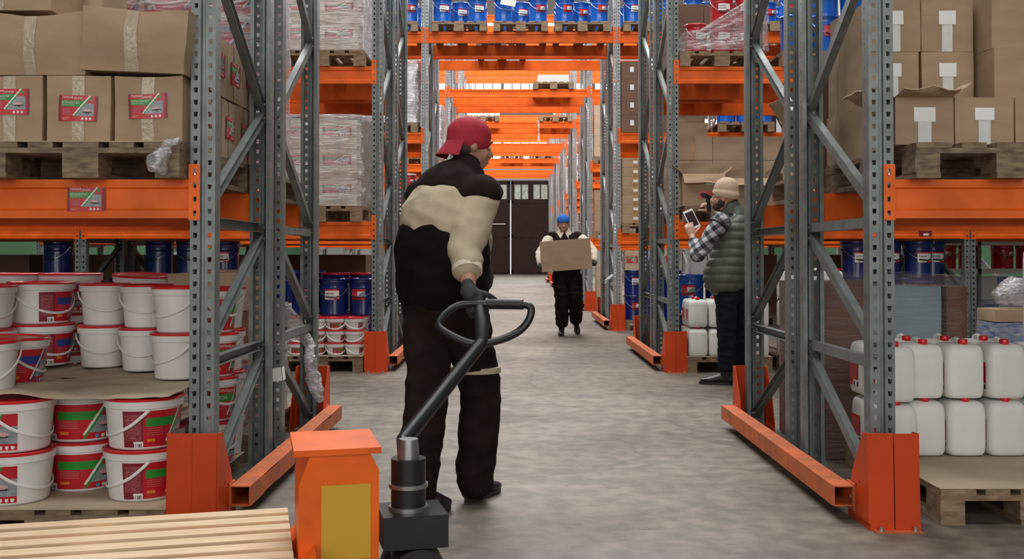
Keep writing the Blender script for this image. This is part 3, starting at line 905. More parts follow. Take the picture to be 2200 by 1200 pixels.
def hand(mb, wrist, F, N, thumb, curl=.6, spread=.0, size=1.0, m='skin', tcurl=.4, rad=.0088, curls=None):
    """F finger direction, N palm facing direction, thumb = +1/-1 side along F x N"""
    wrist = V(wrist); F = V(F).normalized(); N = V(N); N = (N - F * N.dot(F)).normalized(); S = F.cross(N) * thumb; z = size
    pe = wrist + F * .088 * z
    loft(mb, [(*(wrist - F * .03), .025 * z, .020 * z), (*(wrist + F * .02), .032 * z, .016 * z), (*(wrist + F * .055), .041 * z, .015 * z), (*pe, .040 * z, .012 * z)], S, m, 14, 3)
    for i, (off, ln) in enumerate(((.031, .074), (.0105, .083), (-.0105, .077), (-.031, .060))):
        c = (curls[i] if curls else curl) ; p = pe + S * off * z - F * .006; pts = [(*p, rad * z, rad * z)]
        ang = 0; d0 = (F + S * spread * (1.5 - i) * .3).normalized()
        for seg, fr in enumerate((.42, .33, .25)):
            ang += c * (1.0, 1.15, .8)[seg]
            d = d0 * math.cos(ang) + N * math.sin(ang)
            p = p + d * ln * fr * z; r = rad * z * (1, .93, .82)[seg]; pts.append((*p, r, r))
        loft(mb, pts, S, m, 10, 3)
    p = wrist + S * .022 * z + F * .018 * z + N * .006 * z; pts = [(*p, .014 * z, .013 * z)]
    d = (S * .85 + F * .6 + N * .25).normalized()
    for seg, ln in enumerate((.040, .032, .026)):
        p = p + d * ln * z; pts.append((*p, (.0125, .0105, .009)[seg] * z, (.0125, .0105, .009)[seg] * z))
        d = (d + N * tcurl + F * .25).normalized()
    loft(mb, pts, N, m, 10, 3)
def head(mb, c, F, tilt=V((0, 0, 1)), s=1.0):
    """c = centre of skull; F facing direction"""
    U = V(tilt).normalized(); F = V(F); F = (F - U * F.dot(U)).normalized(); R = F.cross(U); M = Matrix((R, F, U)).transposed(); c = V(c)
    P = lambda r, f, u: c + (R * r + F * f + U * u) * s
    ball(mb, P(0, -.008, .025), .076 * s, .094 * s, .092 * s, F=M)
    ball(mb, P(0, .012, -.035), .062 * s, .074 * s, .080 * s, F=M)
    ball(mb, P(0, .042, -.085), .036 * s, .036 * s, .028 * s, F=M)                 # chin
    for q in (-1, 1):
        ball(mb, P(q * .040, .062, -.030), .022 * s, .018 * s, .022 * s, F=M)       # cheeks
        ball(mb, P(q * .030, .083, .018), .022 * s, .010 * s, .008 * s, F=M)        # brow
        ball(mb, P(q * .078, -.004, -.012), .008 * s, .018 * s, .030 * s, F=M)      # ear
    loft(mb, [(*P(0, .084, .012), .008 * s, .008 * s), (*P(0, .098, -.012), .010 * s, .009 * s), (*P(0, .108, -.030), .014 * s, .011 * s), (*P(0, .092, -.040), .014 * s, .008 * s)], R, 'skin', 10, 3)
    ball(mb, P(0, .084, -.062), .024 * s, .010 * s, .006 * s, F=M); ball(mb, P(0, .082, -.073), .021 * s, .010 * s, .007 * s, F=M)   # lips
    return P, M
def face_parts(P, M, parent, s=1.0, browm='hair'):
    for q in (-1, 1):
        e = MB(); ball(e, P(q * .031, .079, .000), .012 * s, .008 * s, .007 * s, 'white_gloss', M); ball(e, P(q * .031, .0855, .000), .0055 * s, .003 * s, .0055 * s, 'hair', M)
        link('eye', e.mesh('eye', True), parent)
        b = MB(); loft(b, [(*P(q * .014, .092, .020), .004 * s, .003 * s), (*P(q * .032, .093, .026), .005 * s, .003 * s), (*P(q * .050, .080, .020), .003 * s, .003 * s)], (0, 0, 1), browm, 8, 3)
        link('eyebrow', b.mesh('eyebrow', True), parent)
    l = MB(); loft(l, [(*P(-.022, .088, -.067), .003 * s, .002 * s), (*P(0, .0945, -.066), .004 * s, .002 * s), (*P(.022, .088, -.067), .003 * s, .002 * s)], (0, 0, 1), 'lab_pink', 8, 3)
    link('mouth', l.mesh('mouth', True), parent)
def shoe(c, F, L_=.29, pitch=0, m='leather'):
    """c heel point on ground"""
    mb = MB(); F = V(F).normalized(); U = V((0, 0, 1)); R = F.cross(U); c = V(c)
    cp, sp = math.cos(pitch), math.sin(pitch)
    def P(f, u): return c + F * (f * cp - u * sp * -1 * 0 + u * 0) * 1 + U * (u + (L_ - f) * sp * 1.0)
    loft(mb, [(*P(.02, .045), .034, .036), (*P(.07, .055), .038, .045), (*P(.14, .045), .041, .036), (*P(.21, .035), .045, .026), (*P(L_ - .03, .030), .036, .020)], R, m, 16, 4)
    loft(mb, [(*P(.055, .05), .040, .045), (*P(.055, .12), .044, .050)], R, m, 16, 2)
    so = MB(); n = 24; top = []; 
    for k_, h in ((0, 0), (1, .022)):
        for i in range(n):
            a = 2 * math.pi * i / n; f = L_ / 2 + math.cos(a) * (L_ / 2); w = math.sin(a) * (.040 + .008 * math.cos(a))
            so.v.append(tuple(P(f, h) + R * w))
    for i in range(n): i2 = (i + 1) % n; so.f.append([i, i2, n + i2, n + i]); so.m.append('black_rubber')
    so.f.append(list(range(n))[::-1]); so.m.append('black_rubber'); so.f.append(list(range(n, 2 * n))); so.m.append('black_rubber')
    return fuse('shoe', mb, m, .008, 2), fix_normals(so.mesh('sole'))
def add_shoes(parent, specs):
    for c, F, pitch in specs:
        a, b = shoe(c, F, pitch=pitch); o = link('shoe', a, parent); link('sole', b, o)

# ---------------------------------------------------------------- man with the pallet jack (walking away, turned to the right)
def X3(px, py, y): return V((PX(px, y), y, PZ(py, y)))
def st(p, a, b): return (p[0], p[1], p[2], a, b)
F1 = V((.72, .69, 0)).normalized(); R1 = V((F1.y, -F1.x, 0))
hipc = X3(950, 612, 4.47); chest = X3(952, 480, 4.50); shc = X3(972, 408, 4.54); neckb = X3(1000, 366, 4.58); hc = X3(1010, 312, 4.61)
rsh = shc + R1 * .185 + V((0, 0, -.02)); lsh = shc - R1 * .185 + V((0, 0, -.015))
rel = X3(1000, 533, 4.30); rwr = X3(1008, 626, 4.16)
lel = X3(1022, 500, 4.82); lwr = X3(1044, 556, 4.98)
rhip = hipc + R1 * .09; lhip = hipc - R1 * .09
rkn = X3(1032, 835, 4.60); ran = X3(1022, 1030, 4.58)
lkn = X3(918, 835, 4.36); lan = X3(893, 1075, 4.26)
body = MB()
loft(body, [st(hipc + V((0, 0, -.08)), .15, .12), st(hipc + V((0, 0, .06)), .15, .12), st(chest, .16, .13), st(shc + V((0, 0, -.03)), .17, .11), st(neckb + V((0, 0, -.02)), .07, .07)], R1)
loft(body, [st(neckb + V((0, 0, -.06)), .07, .065), st(neckb, .055, .058), st(hc + V((-.01, -.01, -.06)), .052, .056)], R1)
Ph1, M1 = head(body, hc, V((.93, .36, -.05)), V((.10, .06, 1)))
for a, b, c, r0, r1, r2 in ((rsh, rel, rwr, .052, .042, .028), (lsh, lel, lwr, .052, .042, .028)):
    loft(body, [st(a, r0, r0), st(a.lerp(b, .5), r0 * .95, r0 * .95), st(b, r1, r1)], R1, n=14); loft(body, [st(b, r1, r1), st(b.lerp(c, .4), r1 * .98, r1 * .98), st(c, r2, r2 * .9)], R1, n=14)
for a, b, c in ((rhip, rkn, ran), (lhip, lkn, lan)):
    loft(body, [st(a, .085, .09), st(a.lerp(b, .5), .072, .078), st(b, .055, .058)], R1, n=16); loft(body, [st(b, .055, .058), st(b.lerp(c, .35), .052, .058), st(c, .036, .04)], R1, n=16)
p1 = link('person', fuse('person', body, 'skin_dark', .010)); tag(p1, 'person in red cap and brown and beige workwear walking away, pulling a pallet jack', 'person')
face_parts(Ph1, M1, p1)
tr = MB()
loft(tr, [st(hipc + V((0, 0, .10)), .185, .155), st(hipc + V((0, 0, -.02)), .19, .16), st(hipc + V((0, 0, -.12)), .175, .15)], R1)
for a, b, c, ex in ((rhip, rkn, ran, 0), (lhip, lkn, lan, 0)):
    loft(tr, [st(a + V((0, 0, -.02)), .105, .125), st(a.lerp(b, .5), .098, .110), st(b, .082, .092), st(b.lerp(c, .5), .080, .092), st(c + V((0, 0, .06)), .078, .088), st(c + V((0, 0, -.02)), .072, .078)], R1, n=22)
link('trousers', fuse('trousers', tr, 'cloth_brown', .011, 3, wrinkle(.008, 6, (1, 1, 2.4), 3)), p1)
jk = MB()   # lower dark part of the jacket
loft(jk, [st(hipc + V((0, 0, -.02)), .210, .178), st(hipc + V((0, 0, .05)), .21, .178), st(hipc.lerp(chest, .55), .215, .185), st(chest + V((-.005, 0, -.13)), .218, .184), st(chest + V((-.005, 0, -.065)), .216, .180)], R1, power=2.3)
loft(jk, [st(hipc.lerp(chest, .2) + V((-.10, -.02, .02)), .10, .10), st(chest + V((-.09, -.01, -.05)), .10, .10)], R1)
link('jacket_skirt', fuse('jacket_skirt', jk, 'cloth_black', .012, 3, wrinkle(.006, 6, (1, 1, 1.5), 5)), p1)
sh = MB()
loft(sh, [st(chest + V((0, 0, -.05)), .200, .165), st(chest + V((0, 0, .03)), .203, .16), st(shc + V((-.005, 0, -.07)), .195, .135)], R1, power=2.2)
for a, b in ((rsh, rel), (lsh, lel)):
    loft(sh, [st(a + V((0, 0, -.02)), .080, .080), st(a.lerp(b, .5), .078, .082), st(b, .072, .076)], R1, n=18)
loft(sh, [st(rel, .070, .074), st(rel.lerp(rwr, .28), .063, .066), st(rel.lerp(rwr, .46), .062, .064)], R1, n=18)
loft(sh, [st(lel, .070, .070), st(lel.lerp(lwr, .5), .055, .055)], R1, n=18)
link('shirt', fuse('shirt', sh, 'cloth_beige', .010, 2, wrinkle(.009, 7, (1, 1, 1.6), 7)), p1)
yk = MB()
loft(yk, [st(shc + V((-.005, 0, -.050)), .216, .160), st(shc + V((0, 0, .005)), .200, .130), st(neckb + V((-.005, 0, -.03)), .11, .10)], R1)
for a, b in ((rsh, rel), (lsh, lel)): ball(yk, a + V((0, 0, .000)), .098, .098, .078)
link('yoke', fuse('yoke', yk, 'cloth_brown', .010, 3, wrinkle(.004, 8, seed=9)), p1)
cl = MB(); loft(cl, [st(neckb + V((-.005, 0, -.025)), .078, .080), st(neckb + V((.0, 0, .030)), .068, .070)], R1); link('collar', fuse('collar', cl, 'cloth_brown', .008, 2), p1)
cuff = MB(); q0 = rel.lerp(rwr, .46); q1 = rel.lerp(rwr, .56); cuff.tube([q0, q1], [.064, .062], 'cloth_cream', 20); link('sleeve_cuff', cuff.mesh('sleeve_cuff', True), p1)
# cap worn backwards
cp = MB()
ball(cp, Ph1(0, -.010, .052), .088, .104, .080, 'cap_red', M1)
for i in range(3): ball(cp, Ph1(0, -.010, .030 - .010 * i), .088, .104, .050, 'cap_red', M1)
capme = fuse('cap', cp, 'cap_red', .008, 2)
capo = link('cap', capme, p1)
bl = MB(); g = 10
for k_ in (0, 1):
    for j in range(g + 1):
        for i in range(g + 1):
            a = (i / g - .5) * 2.2; v = j / g
            r = V((math.sin(a) * .086, -.010 - math.cos(a) * .100, 0)); out = 1 + .0 * v
            bl.v.append(tuple(Ph1(r.x * (1 + .12 * v), r.y - .045 * v * math.cos(a) - .0, .010 - .070 * v - k_ * .004 - .0)))
n1 = (g + 1) ** 2
for k_ in (0, 1):
    for j in range(g):
        for i in range(g): a = k_ * n1 + j * (g + 1) + i; bl.f.append([a, a + 1, a + g + 2, a + g + 1]); bl.m.append('cap_red')
link('cap_brim', bl.mesh('cap_brim', True), capo)
hr = MB(); ball(hr, Ph1(0, -.030, -.015), .074, .075, .050, 'hair', M1); link('hair', hr.mesh('hair', True), p1)
# glove gripping the handle bar
HB = X3(1030, 651, 4.13)      # a point on the grip bar
gl = MB(); gd = (HB - rwr).normalized()
loft(gl, [st(rwr - gd * .010, .036, .034), st(rwr + gd * .02, .036, .030)], (1, 0, 0), 'glove', 14, 2)
hand(gl, rwr + V((.0, .0, .010)), V((.30, -.25, -.8)), V((.15, 1, -.1)), 1, curl=.95, size=1.05, rad=.0105, m='glove', tcurl=.7)
link('glove', fuse('glove', gl, 'glove', .006, 1), p1)
gl2 = MB(); hand(gl2, lwr, V((.3, .2, -1)), V((-1, 0, -.1)), -1, curl=.4, size=1.08, rad=.0105, m='glove'); link('glove', fuse('glove', gl2, 'glove', .006, 1), p1)
st1 = MB()
for (a, b, t, rr) in ((rkn, ran, -.12, .098), (lkn, lan, .50, .098)): pass
q = rhip.lerp(rkn, .80); st1.tube([q + V((0, 0, .012)), q + V((0, 0, -.012))], [.104, .104], 'cloth_beige', 22, flat=1.1); link('trouser_stripe', st1.mesh('trouser_stripe', True), p1)
add_shoes(p1, [((ran.x - .045, ran.y - .03, .002), V((.50, .86, 0)), 0), ((lan.x + .0, lan.y - .06, .002), V((.45, .9, 0)), .20)])

# ---------------------------------------------------------------- pallet jack with an empty pallet
jd = V((.97, .243, 0)).normalized(); jn = V((-jd.y, jd.x, 0)); jyaw = math.atan2(jd.y, jd.x)
J0 = V((-.677, 3.152, 0))        # fork heel centre on the floor
jk_ = link('pallet_jack', None, None, tuple(J0), (0, 0, jyaw)); tag(jk_, 'orange hand pallet jack with black drawbar, pulled by the man in the red cap', 'pallet jack')
def jp(name, mb, parent=jk_, smooth=True, props=None): 
    o = link(name, mb.mesh(name, smooth), parent)
    if props: o['label'] = props
    return o
for s in (-1, 1):
    fm = MB(); fm.prism([(-1.16, .185), (.0, .185), (.06, .25), (.06, .14), (-1.16, .14)], 'y', s * .19 - .08, s * .19 + .08, 'orange'); fo = jp('fork', fm, smooth=False)
    w_ = MB(); w_.tube([(-1.0, s * .19 - .035, .042), (-1.0, s * .19 + .035, .042)], .041, 'black_rubber', 18); link('load_wheel', w_.mesh('load_wheel', True), fo)
hm = MB()
hm.prism([(.015, .12), (.015, .42), (.05, .515), (.22, .515), (.25, .46), (.25, .16), (.10, .12)], 'y', -.15, .15, 'orange')
hs = jp('housing', hm, smooth=False)
ym = MB(); ym.box(.08, .225, -.1535, -.1505, .20, .42, 'jack_yellow'); link('warning_panel', ym.mesh('warning_panel'), hs)
tm = MB(); tm.box(.0, .255, -.165, .165, .51, .528, 'orange'); link('top_plate', tm.mesh('top_plate'), hs)
pm = MB(); pm.tube([(.36, 0, .14), (.36, 0, .46)], .055, 'black_paint', 20); pm.tube([(.36, 0, .46), (.36, 0, .52)], [.035, .03], 'steel', 16); pm.box(.27, .47, -.10, .10, .20, .30, 'black_paint'); jp('pump', pm)
for z in (.30, .37): 
    rg = MB(); rg.tube([(.36, 0, z), (.36, 0, z + .012)], .062, 'steel', 20); jp('pump_ring', rg)
for s in (-1, 1):
    wm = MB(); wm.tube([(.38, s * .075 - .028, .10), (.38, s * .075 + .028, .10)], .098, 'black_rubber', 26); wm.tube([(.38, s * .075 - .03, .10), (.38, s * .075 + .03, .10)], .045, 'steel', 16); jp('steer_wheel', wm)
# drawbar and loop in world space, converted to jack space
Mi = (Matrix.Translation(J0) @ Matrix.Rotation(jyaw, 4, 'Z')).inverted()
base_w = J0 + jd * .38 + V((0, 0, .40)); bend = X3(868, 945, 3.72); top_w = X3(1035, 735, 4.02)
dm = MB(); dm.tube([Mi @ p for p in (base_w, base_w.lerp(bend, .6), bend, top_w)], [.036, .036, .030, .026], 'black_paint', 14); jp('drawbar', dm)
loopw = [X3(1052, 652, 4.13), X3(1122, 653, 4.10), X3(1141, 662, 4.09), X3(1134, 690, 4.08), X3(1108, 715, 4.07), X3(1060, 733, 4.04), X3(1015, 737, 4.02), X3(968, 718, 4.04), X3(943, 698, 4.07), X3(958, 672, 4.10), X3(992, 653, 4.13), X3(1052, 652, 4.13)]
lm = MB(); cc = [V(p) for p in catmull(loopw, 4)]; lm.tube([Mi @ p for p in cc], .0155, 'black_paint', 12); lo = jp('handle_loop', lm)
gm = MB(); gm.tube([Mi @ X3(1046, 652, 4.13), Mi @ X3(1124, 653, 4.10)], .021, 'black_rubber', 14); link('grip', gm.mesh('grip', True), lo)
tmm = MB(); tmm.tube([Mi @ p for p in (top_w, top_w + V((.0, .04, .07)), X3(1030, 660, 4.12))], [.024, .03, .02], 'black_rubber', 12); link('control_lever', tmm.mesh('control_lever', True), lo)
# empty pallet on the forks: slatted deck
pw = MB(); ks2 = []
dk = MB(); nb_ = 8; W_ = .80; bw = .066; gp = (W_ - nb_ * bw) / (nb_ - 1)
for i in range(nb_): dk.box(-.6, .6, -W_ / 2 + i * (bw + gp), -W_ / 2 + i * (bw + gp) + bw, .100, .122, 'wood_new')
ks2.append(part('deck', dk.mesh('deck')))
for x in (-.55, 0, .55):
    q = MB(); q.box(x - .05, x + .05, -W_ / 2, W_ / 2, .078, .0998, 'wood_new'); ks2.append(part('stringer_board', q.mesh('stringer_board')))
    for y in (-.36, 0, .36):
        b_ = MB(); b_.box(x - .05, x + .05, y - .04, y + .04, .0, .0778, 'wood_new'); ks2.append(part('block', b_.mesh('block')))
JP = J0 + jd * (-.60)
# the raised forks carry the stringer boards
spawn('wooden_pallet', ks2, 'pale new slatted wooden pallet carried on the pallet jack', 'pallet', (JP.x, JP.y, .1855 - .0775), (0, 0, jyaw))

# ---------------------------------------------------------------- man carrying a carton towards the camera
Y2 = 14.05; C2 = PX(1213, Y2); L2 = .95
def Q(px, py, y=Y2): return X3(px, py, y)
R2 = V((1, 0, 0))
hip2 = Q(1218, 590, 14.08); ch2 = Q(1216, 530, 14.06); sh2 = Q(1213, 506, 14.05); nk2 = Q(1212, 494, 14.03); hd2 = Q(1210, 480, 14.0)
rk2 = Q(1207, 645, 13.98); ra2 = Q(1207, 700, 14.0); lk2 = Q(1237, 645, 14.0); la2 = Q(1237, 692, 14.30)
rs2 = sh2 - R2 * .18; ls2 = sh2 + R2 * .18
re2 = Q(1161, 546, 13.92); rw2 = Q(1163, 573, 13.66); le2 = Q(1274, 540, 13.92); lw2 = Q(1276, 566, 13.66)
bd = MB()
loft(bd, [st(hip2, .15, .11), st(hip2 + V((0, 0, .15)), .14, .10), st(ch2, .165, .115), st(sh2 + V((0, 0, -.03)), .17, .10), st(nk2, .06, .06)], R2)
loft(bd, [st(nk2 + V((0, .0, -.04)), .055, .055), st(hd2 + V((0, .01, -.06)), .05, .052)], R2)
Ph2, M2 = head(bd, hd2, V((.05, -1, -.25)), V((0, -.12, 1)), 1.0)
for a, b, c in ((rs2, re2, rw2), (ls2, le2, lw2)):
    loft(bd, [st(a, .05, .05), st(b, .042, .042)], (0, 1, 0), n=12); loft(bd, [st(b, .042, .042), st(c, .027, .027)], (0, 0, 1), n=12)
for a, b, c in ((hip2 - R2 * .09, rk2, ra2), (hip2 + R2 * .09, lk2, la2)):
    loft(bd, [st(a, .08, .085), st(b, .055, .058)], R2, n=14); loft(bd, [st(b, .055, .058), st(c, .036, .04)], R2, n=14)
p2 = link('person', fuse('person', bd, 'skin_dark', .010)); tag(p2, 'person in blue beanie and brown workwear walking towards the camera, carrying a plain carton', 'person')
face_parts(Ph2, M2, p2)
be = MB(); ball(be, Ph2(0, -.010, .058), .088, .104, .072, 'beanie_blue', M2); ball(be, Ph2(0, -.006, .040), .090, .106, .040, 'beanie_blue', M2); link('beanie', fuse('beanie', be, 'beanie_blue', .008, 2), p2)
tr = MB()
loft(tr, [st(hip2 + V((0, 0, .14)), .175, .13), st(hip2, .185, .14), st(hip2 + V((0, 0, -.10)), .17, .13)], R2)
for a, b, c in ((hip2 - R2 * .09, rk2, ra2), (hip2 + R2 * .09, lk2, la2)):
    loft(tr, [st(a, .108, .115), st(a.lerp(b, .5), .105, .112), st(b, .094, .098), st(b.lerp(c, .5), .090, .095), st(c + V((0, 0, .05)), .084, .090)], R2, n=20)
link('trousers', fuse('trousers', tr, 'cloth_brown', .012, 3, wrinkle(.010, 6, (1, 1, 2.2), 13)), p2)
jk2 = MB()
loft(jk2, [st(hip2 + V((0, 0, .08)), .20, .15), st(ch2 + V((0, 0, -.05)), .205, .15), st(sh2 + V((0, 0, -.04)), .20, .125), st(nk2 + V((0, 0, -.03)), .09, .08)], R2)
for a in (rs2, ls2): ball(jk2, a + V((0, 0, -.01)), .08, .08, .07)
link('jacket', fuse('jacket', jk2, 'cloth_brown', .011, 3, wrinkle(.006, 7, seed=15)), p2)
for a, b, c in ((rs2, re2, rw2), (ls2, le2, lw2)):
    sl = MB()
    loft(sl, [st(a.lerp(b, .25), .078, .078), st(b, .070, .070)], (0, 1, 0), n=16); loft(sl, [st(b, .068, .068), st(b.lerp(c, .75), .050, .050)], (0, 0, 1), n=16)
    link('sleeve', fuse('sleeve', sl, 'cloth_cream', .010, 2, wrinkle(.006, 8, seed=17)), p2)
for s in (-1, 1):
    c_ = MB(); b0 = nk2 + V((s * .012, -.075, -.05)); c_.v = [tuple(nk2 + V((s * .008, -.085, -.035))), tuple(nk2 + V((s * .065, -.045, .035))), tuple(nk2 + V((s * .105, -.040, -.03))), tuple(nk2 + V((s * .055, -.105, -.115)))]
    c_.v += [tuple(V(v) + V((0, .012, 0))) for v in c_.v]
    c_.f = [[0, 1, 2, 3], [7, 6, 5, 4], [0, 4, 5, 1], [1, 5, 6, 2], [2, 6, 7, 3], [3, 7, 4, 0]]; c_.m = ['cloth_cream'] * 6; link('collar', c_.mesh('collar'), p2)
for w, e, s in ((rw2, re2, -1), (lw2, le2, 1)):
    g_ = MB(); d = (w - e).normalized(); loft(g_, [st(w - d * .05, .036, .036), st(w, .034, .032)], (0, 0, 1), 'glove', 12, 2)
    hand(g_, w, V((-s * .85, -.35, -.35)), V((-s * .3, .0, 1)), -s if s > 0 else 1, curl=.35, size=1.08, rad=.0105, m='glove'); link('glove', fuse('glove', g_, 'glove', .006, 1), p2)
add_shoes(p2, [((ra2.x, ra2.y + .06, .002), V((-.08, -1, 0)), 0), ((la2.x, la2.y + .06, .002), V((.06, -1, 0)), .28)])
carton(carton_kit(.655, .36, .40, 161, .004, labels=(), tape=None), PX(1217.5, 13.62), 13.62, PZ(547, 13.62) - .20, 'plain cardboard box carried by the man in the blue beanie', ry=-.075)

# ---------------------------------------------------------------- man with scanner and tablet
F3 = V((-.80, .60, 0)); L3v = V((-.60, -.80, 0)); R3 = -L3v
Y3 = 8.67; B3 = V((PX(1578, Y3), Y3, 0))
sh3 = V((PX(1583, Y3), Y3, 1.40)); hip3 = V((PX(1570, Y3), Y3, .93)); ch3 = V((PX(1580, Y3), Y3, 1.20)); nk3 = V((PX(1570, Y3), Y3, 1.475)); hd3 = V((PX(1560, Y3) - .015, Y3 - .01, 1.585))
ls3 = V((PX(1551, 8.5), 8.50, 1.385)); rs3 = sh3 + R3 * .18
le3 = X3(1499, 549, 8.46); lw3 = X3(1487, 508, 8.66)
re3 = X3(1552, 480, 9.05); rw3 = X3(1531, 455, 8.98)
lhip3 = hip3 + L3v * .09; rhip3 = hip3 + R3 * .09
lk3 = X3(1560, 700, 8.62); la3 = X3(1560, 795, 8.68); rk3 = X3(1593, 700, 8.80); ra3 = X3(1596, 795, 8.92)
bd = MB()
loft(bd, [st(hip3, .15, .11), st(hip3 + V((0, 0, .14)), .14, .11), st(ch3, .16, .125), st(sh3 + V((0, 0, -.02)), .165, .10), st(nk3 + V((0, 0, -.03)), .062, .062)], L3v)
loft(bd, [st(nk3 + V((0, 0, -.05)), .058, .058), st(hd3 + V((.01, 0, -.06)), .053, .056)], L3v)
Ph3, M3 = head(bd, hd3, V((-.93, .36, .05)), V((.04, -.02, 1)), 1.02)
for a, b, c in ((ls3, le3, lw3), (rs3, re3, rw3)):
    loft(bd, [st(a, .05, .05), st(b, .042, .042)], (0, 1, 0), n=12); loft(bd, [st(b, .042, .042), st(c, .028, .026)], (0, 1, 0), n=12)
for a, b, c in ((lhip3, lk3, la3), (rhip3, rk3, ra3)):
    loft(bd, [st(a, .08, .085), st(b, .056, .06)], L3v, n=14); loft(bd, [st(b, .056, .06), st(c, .037, .042)], L3v, n=14)
hand(bd, lw3, V((-.25, .25, 1)), V((.35, .9, -.1)), -1, curl=.45, size=1.0, tcurl=.25)
hand(bd, rw3, V((-.50, -.12, .75)), V((-.55, -.45, -.4)), -1, curl=.75, size=1.0, tcurl=.5)
p3 = link('person', fuse('person', bd, 'skin', .0062, 2)); tag(p3, 'person in beige beanie and green quilted vest scanning a box with tablet in hand', 'person')
face_parts(Ph3, M3, p3)
brd = MB(); ball(brd, Ph3(0, .050, -.078), .052, .046, .040, 'hair', M3); ball(brd, Ph3(0, .015, -.050), .0725, .050, .050, 'hair', M3); link('beard', fuse('beard', brd, 'hair', .007, 1, wrinkle(.003, 40)), p3)
# ribbed beanie
bn = MB(); nn_ = 72; prof = [(.094, -.010), (.099, .0), (.101, .02), (.100, .045), (.094, .048), (.094, .06), (.092, .085), (.084, .112), (.066, .138), (.040, .156), (.016, .163), (0, .164)]
bc = Ph3(0, -.012, .002)
for r, u in prof:
    for i in range(nn_):
        a = 2 * math.pi * i / nn_; rr = r * (1 + (.022 if i % 2 else -.022))
        bn.v.append(tuple(bc + M3 @ V((rr * math.cos(a) * .93, rr * math.sin(a) * 1.10 - .10 * max(0, u - .08), u * 1.02 + .012 * math.sin(a) * (1 if u < .06 else 0)))))
for j in range(len(prof) - 1):
    for i in range(nn_): i2 = (i + 1) % nn_; bn.f.append([j * nn_ + i, j * nn_ + i2, (j + 1) * nn_ + i2, (j + 1) * nn_ + i]); bn.m.append('beanie_beige')
link('beanie', bn.mesh('beanie', True, 180), p3)
# quilted vest
vs3 = MB()
loft(vs3, [st(V((PX(1558, Y3), Y3, .865)), .215, .175), st(V((PX(1562, Y3), Y3, .93)), .22, .18), st(ch3 + V((-.02, 0, -.12)), .215, .172), st(ch3 + V((0, 0, .03)), .212, .165), st(sh3 + V((0, 0, -.04)), .195, .135), st(sh3 + V((-.01, 0, .035)), .12, .095), st(nk3 + V((0, 0, .005)), .080, .082)], L3v, power=2.3)
def quilt(co, n):
    if co.z > 1.44: return n * 0
    ph = (co.z - .86) / .072 + .25 * noise.noise(V((co.x * 4, co.y * 4, 0)))
    q = abs(math.sin(math.pi * ph))
    return n * (.014 * (q ** .6) - .008 + .004 * noise.noise(V((co.x * 22, co.y * 22, co.z * 8))))
vo_ = link('quilted_vest', fuse('quilted_vest', vs3, 'vest_green', .0085, 1, quilt), p3)
vc = MB(); loft(vc, [st(nk3 + V((0, 0, -.02)), .088, .090), st(nk3 + V((-.006, 0, .042)), .082, .086)], L3v); link('vest_collar', fuse('vest_collar', vc, 'vest_green', .008, 1), vo_)
# armhole trim
ah = MB(); c0 = ls3 + (le3 - ls3).normalized() * .045; ax = (le3 - ls3).normalized(); u_ = ax.cross(V((0, 1, 0))).normalized(); w_ = ax.cross(u_)
ah.tube([c0 + u_ * math.cos(t * .3) * .082 + w_ * math.sin(t * .3) * .082 for t in range(22)], .007, 'lab_black', 8); link('armhole_trim', ah.mesh('armhole_trim', True), vo_)
sl = MB()
for a, b, c in ((ls3, le3, lw3), (rs3, re3, rw3)):
    loft(sl, [st(a, .072, .072), st(a.lerp(b, .5), .068, .068), st(b, .058, .058)], (0, 1, 0), n=18); loft(sl, [st(b, .057, .057), st(b.lerp(c, .55), .047, .047), st(b.lerp(c, .72), .045, .045)], (0, 1, 0), n=18)
loft(sl, [st(sh3, .13, .10), st(ch3, .14, .12)], L3v)
link('plaid_shirt', fuse('plaid_shirt', sl, 'plaid', .008, 2, wrinkle(.006, 10, seed=21)), p3)
tr = MB()
loft(tr, [st(hip3 + V((0, 0, .04)), .165, .135), st(hip3 + V((0, 0, -.06)), .17, .14), st(hip3 + V((0, 0, -.14)), .155, .13)], L3v)
for a, b, c in ((lhip3, lk3, la3), (rhip3, rk3, ra3)):
    loft(tr, [st(a + V((0, 0, -.03)), .095, .105), st(a.lerp(b, .5), .088, .095), st(b, .074, .078), st(b.lerp(c, .5), .068, .074), st(c + V((0, 0, .03)), .064, .070)], L3v, n=20)
link('trousers', fuse('trousers', tr, 'cloth_navy', .010, 2, wrinkle(.008, 8, (1, 1, 2.4), 23)), p3)
add_shoes(p3, [((la3.x + .05, la3.y - .03, .002), V((-.93, .35, 0)), 0), ((ra3.x + .05, ra3.y, .002), V((-.93, .35, 0)), 0)])
# tablet and scanner are things of their own
tb3 = link('tablet', None, None, tuple(X3(1486, 470, 8.72)), (math.radians(-14), math.radians(-22), math.radians(14)))
tag(tb3, 'white tablet with dark screen held in the left hand of the man in the vest', 'tablet')
m_ = MB(); m_.box(-.045, .045, -.0045, .0045, -.085, .085, 'white_gloss'); link('housing', m_.mesh('housing'), tb3)
m_ = MB(); m_.box(-.038, .038, -.0055, -.0046, -.066, .066, 'screen'); link('screen', m_.mesh('screen'), tb3)
sc3 = link('barcode_scanner', None, None, tuple(X3(1523, 434, 8.93)), (0, 0, math.radians(15)))
tag(sc3, 'black handheld barcode scanner raised in front of the man in the vest', 'scanner')
m_ = MB(); m_.tube([(.005, 0, -.085), (.0, 0, -.03), (-.008, 0, .03)], [.015, .018, .020], 'black_paint', 14); link('grip', m_.mesh('grip', True), sc3)
m_ = MB(); m_.tube([(.045, .02, .040), (-.01, 0, .050), (-.05, -.01, .060)], [.016, .024, .030], 'black_paint', 16, flat=.8); link('scan_head', m_.mesh('scan_head', True), sc3)
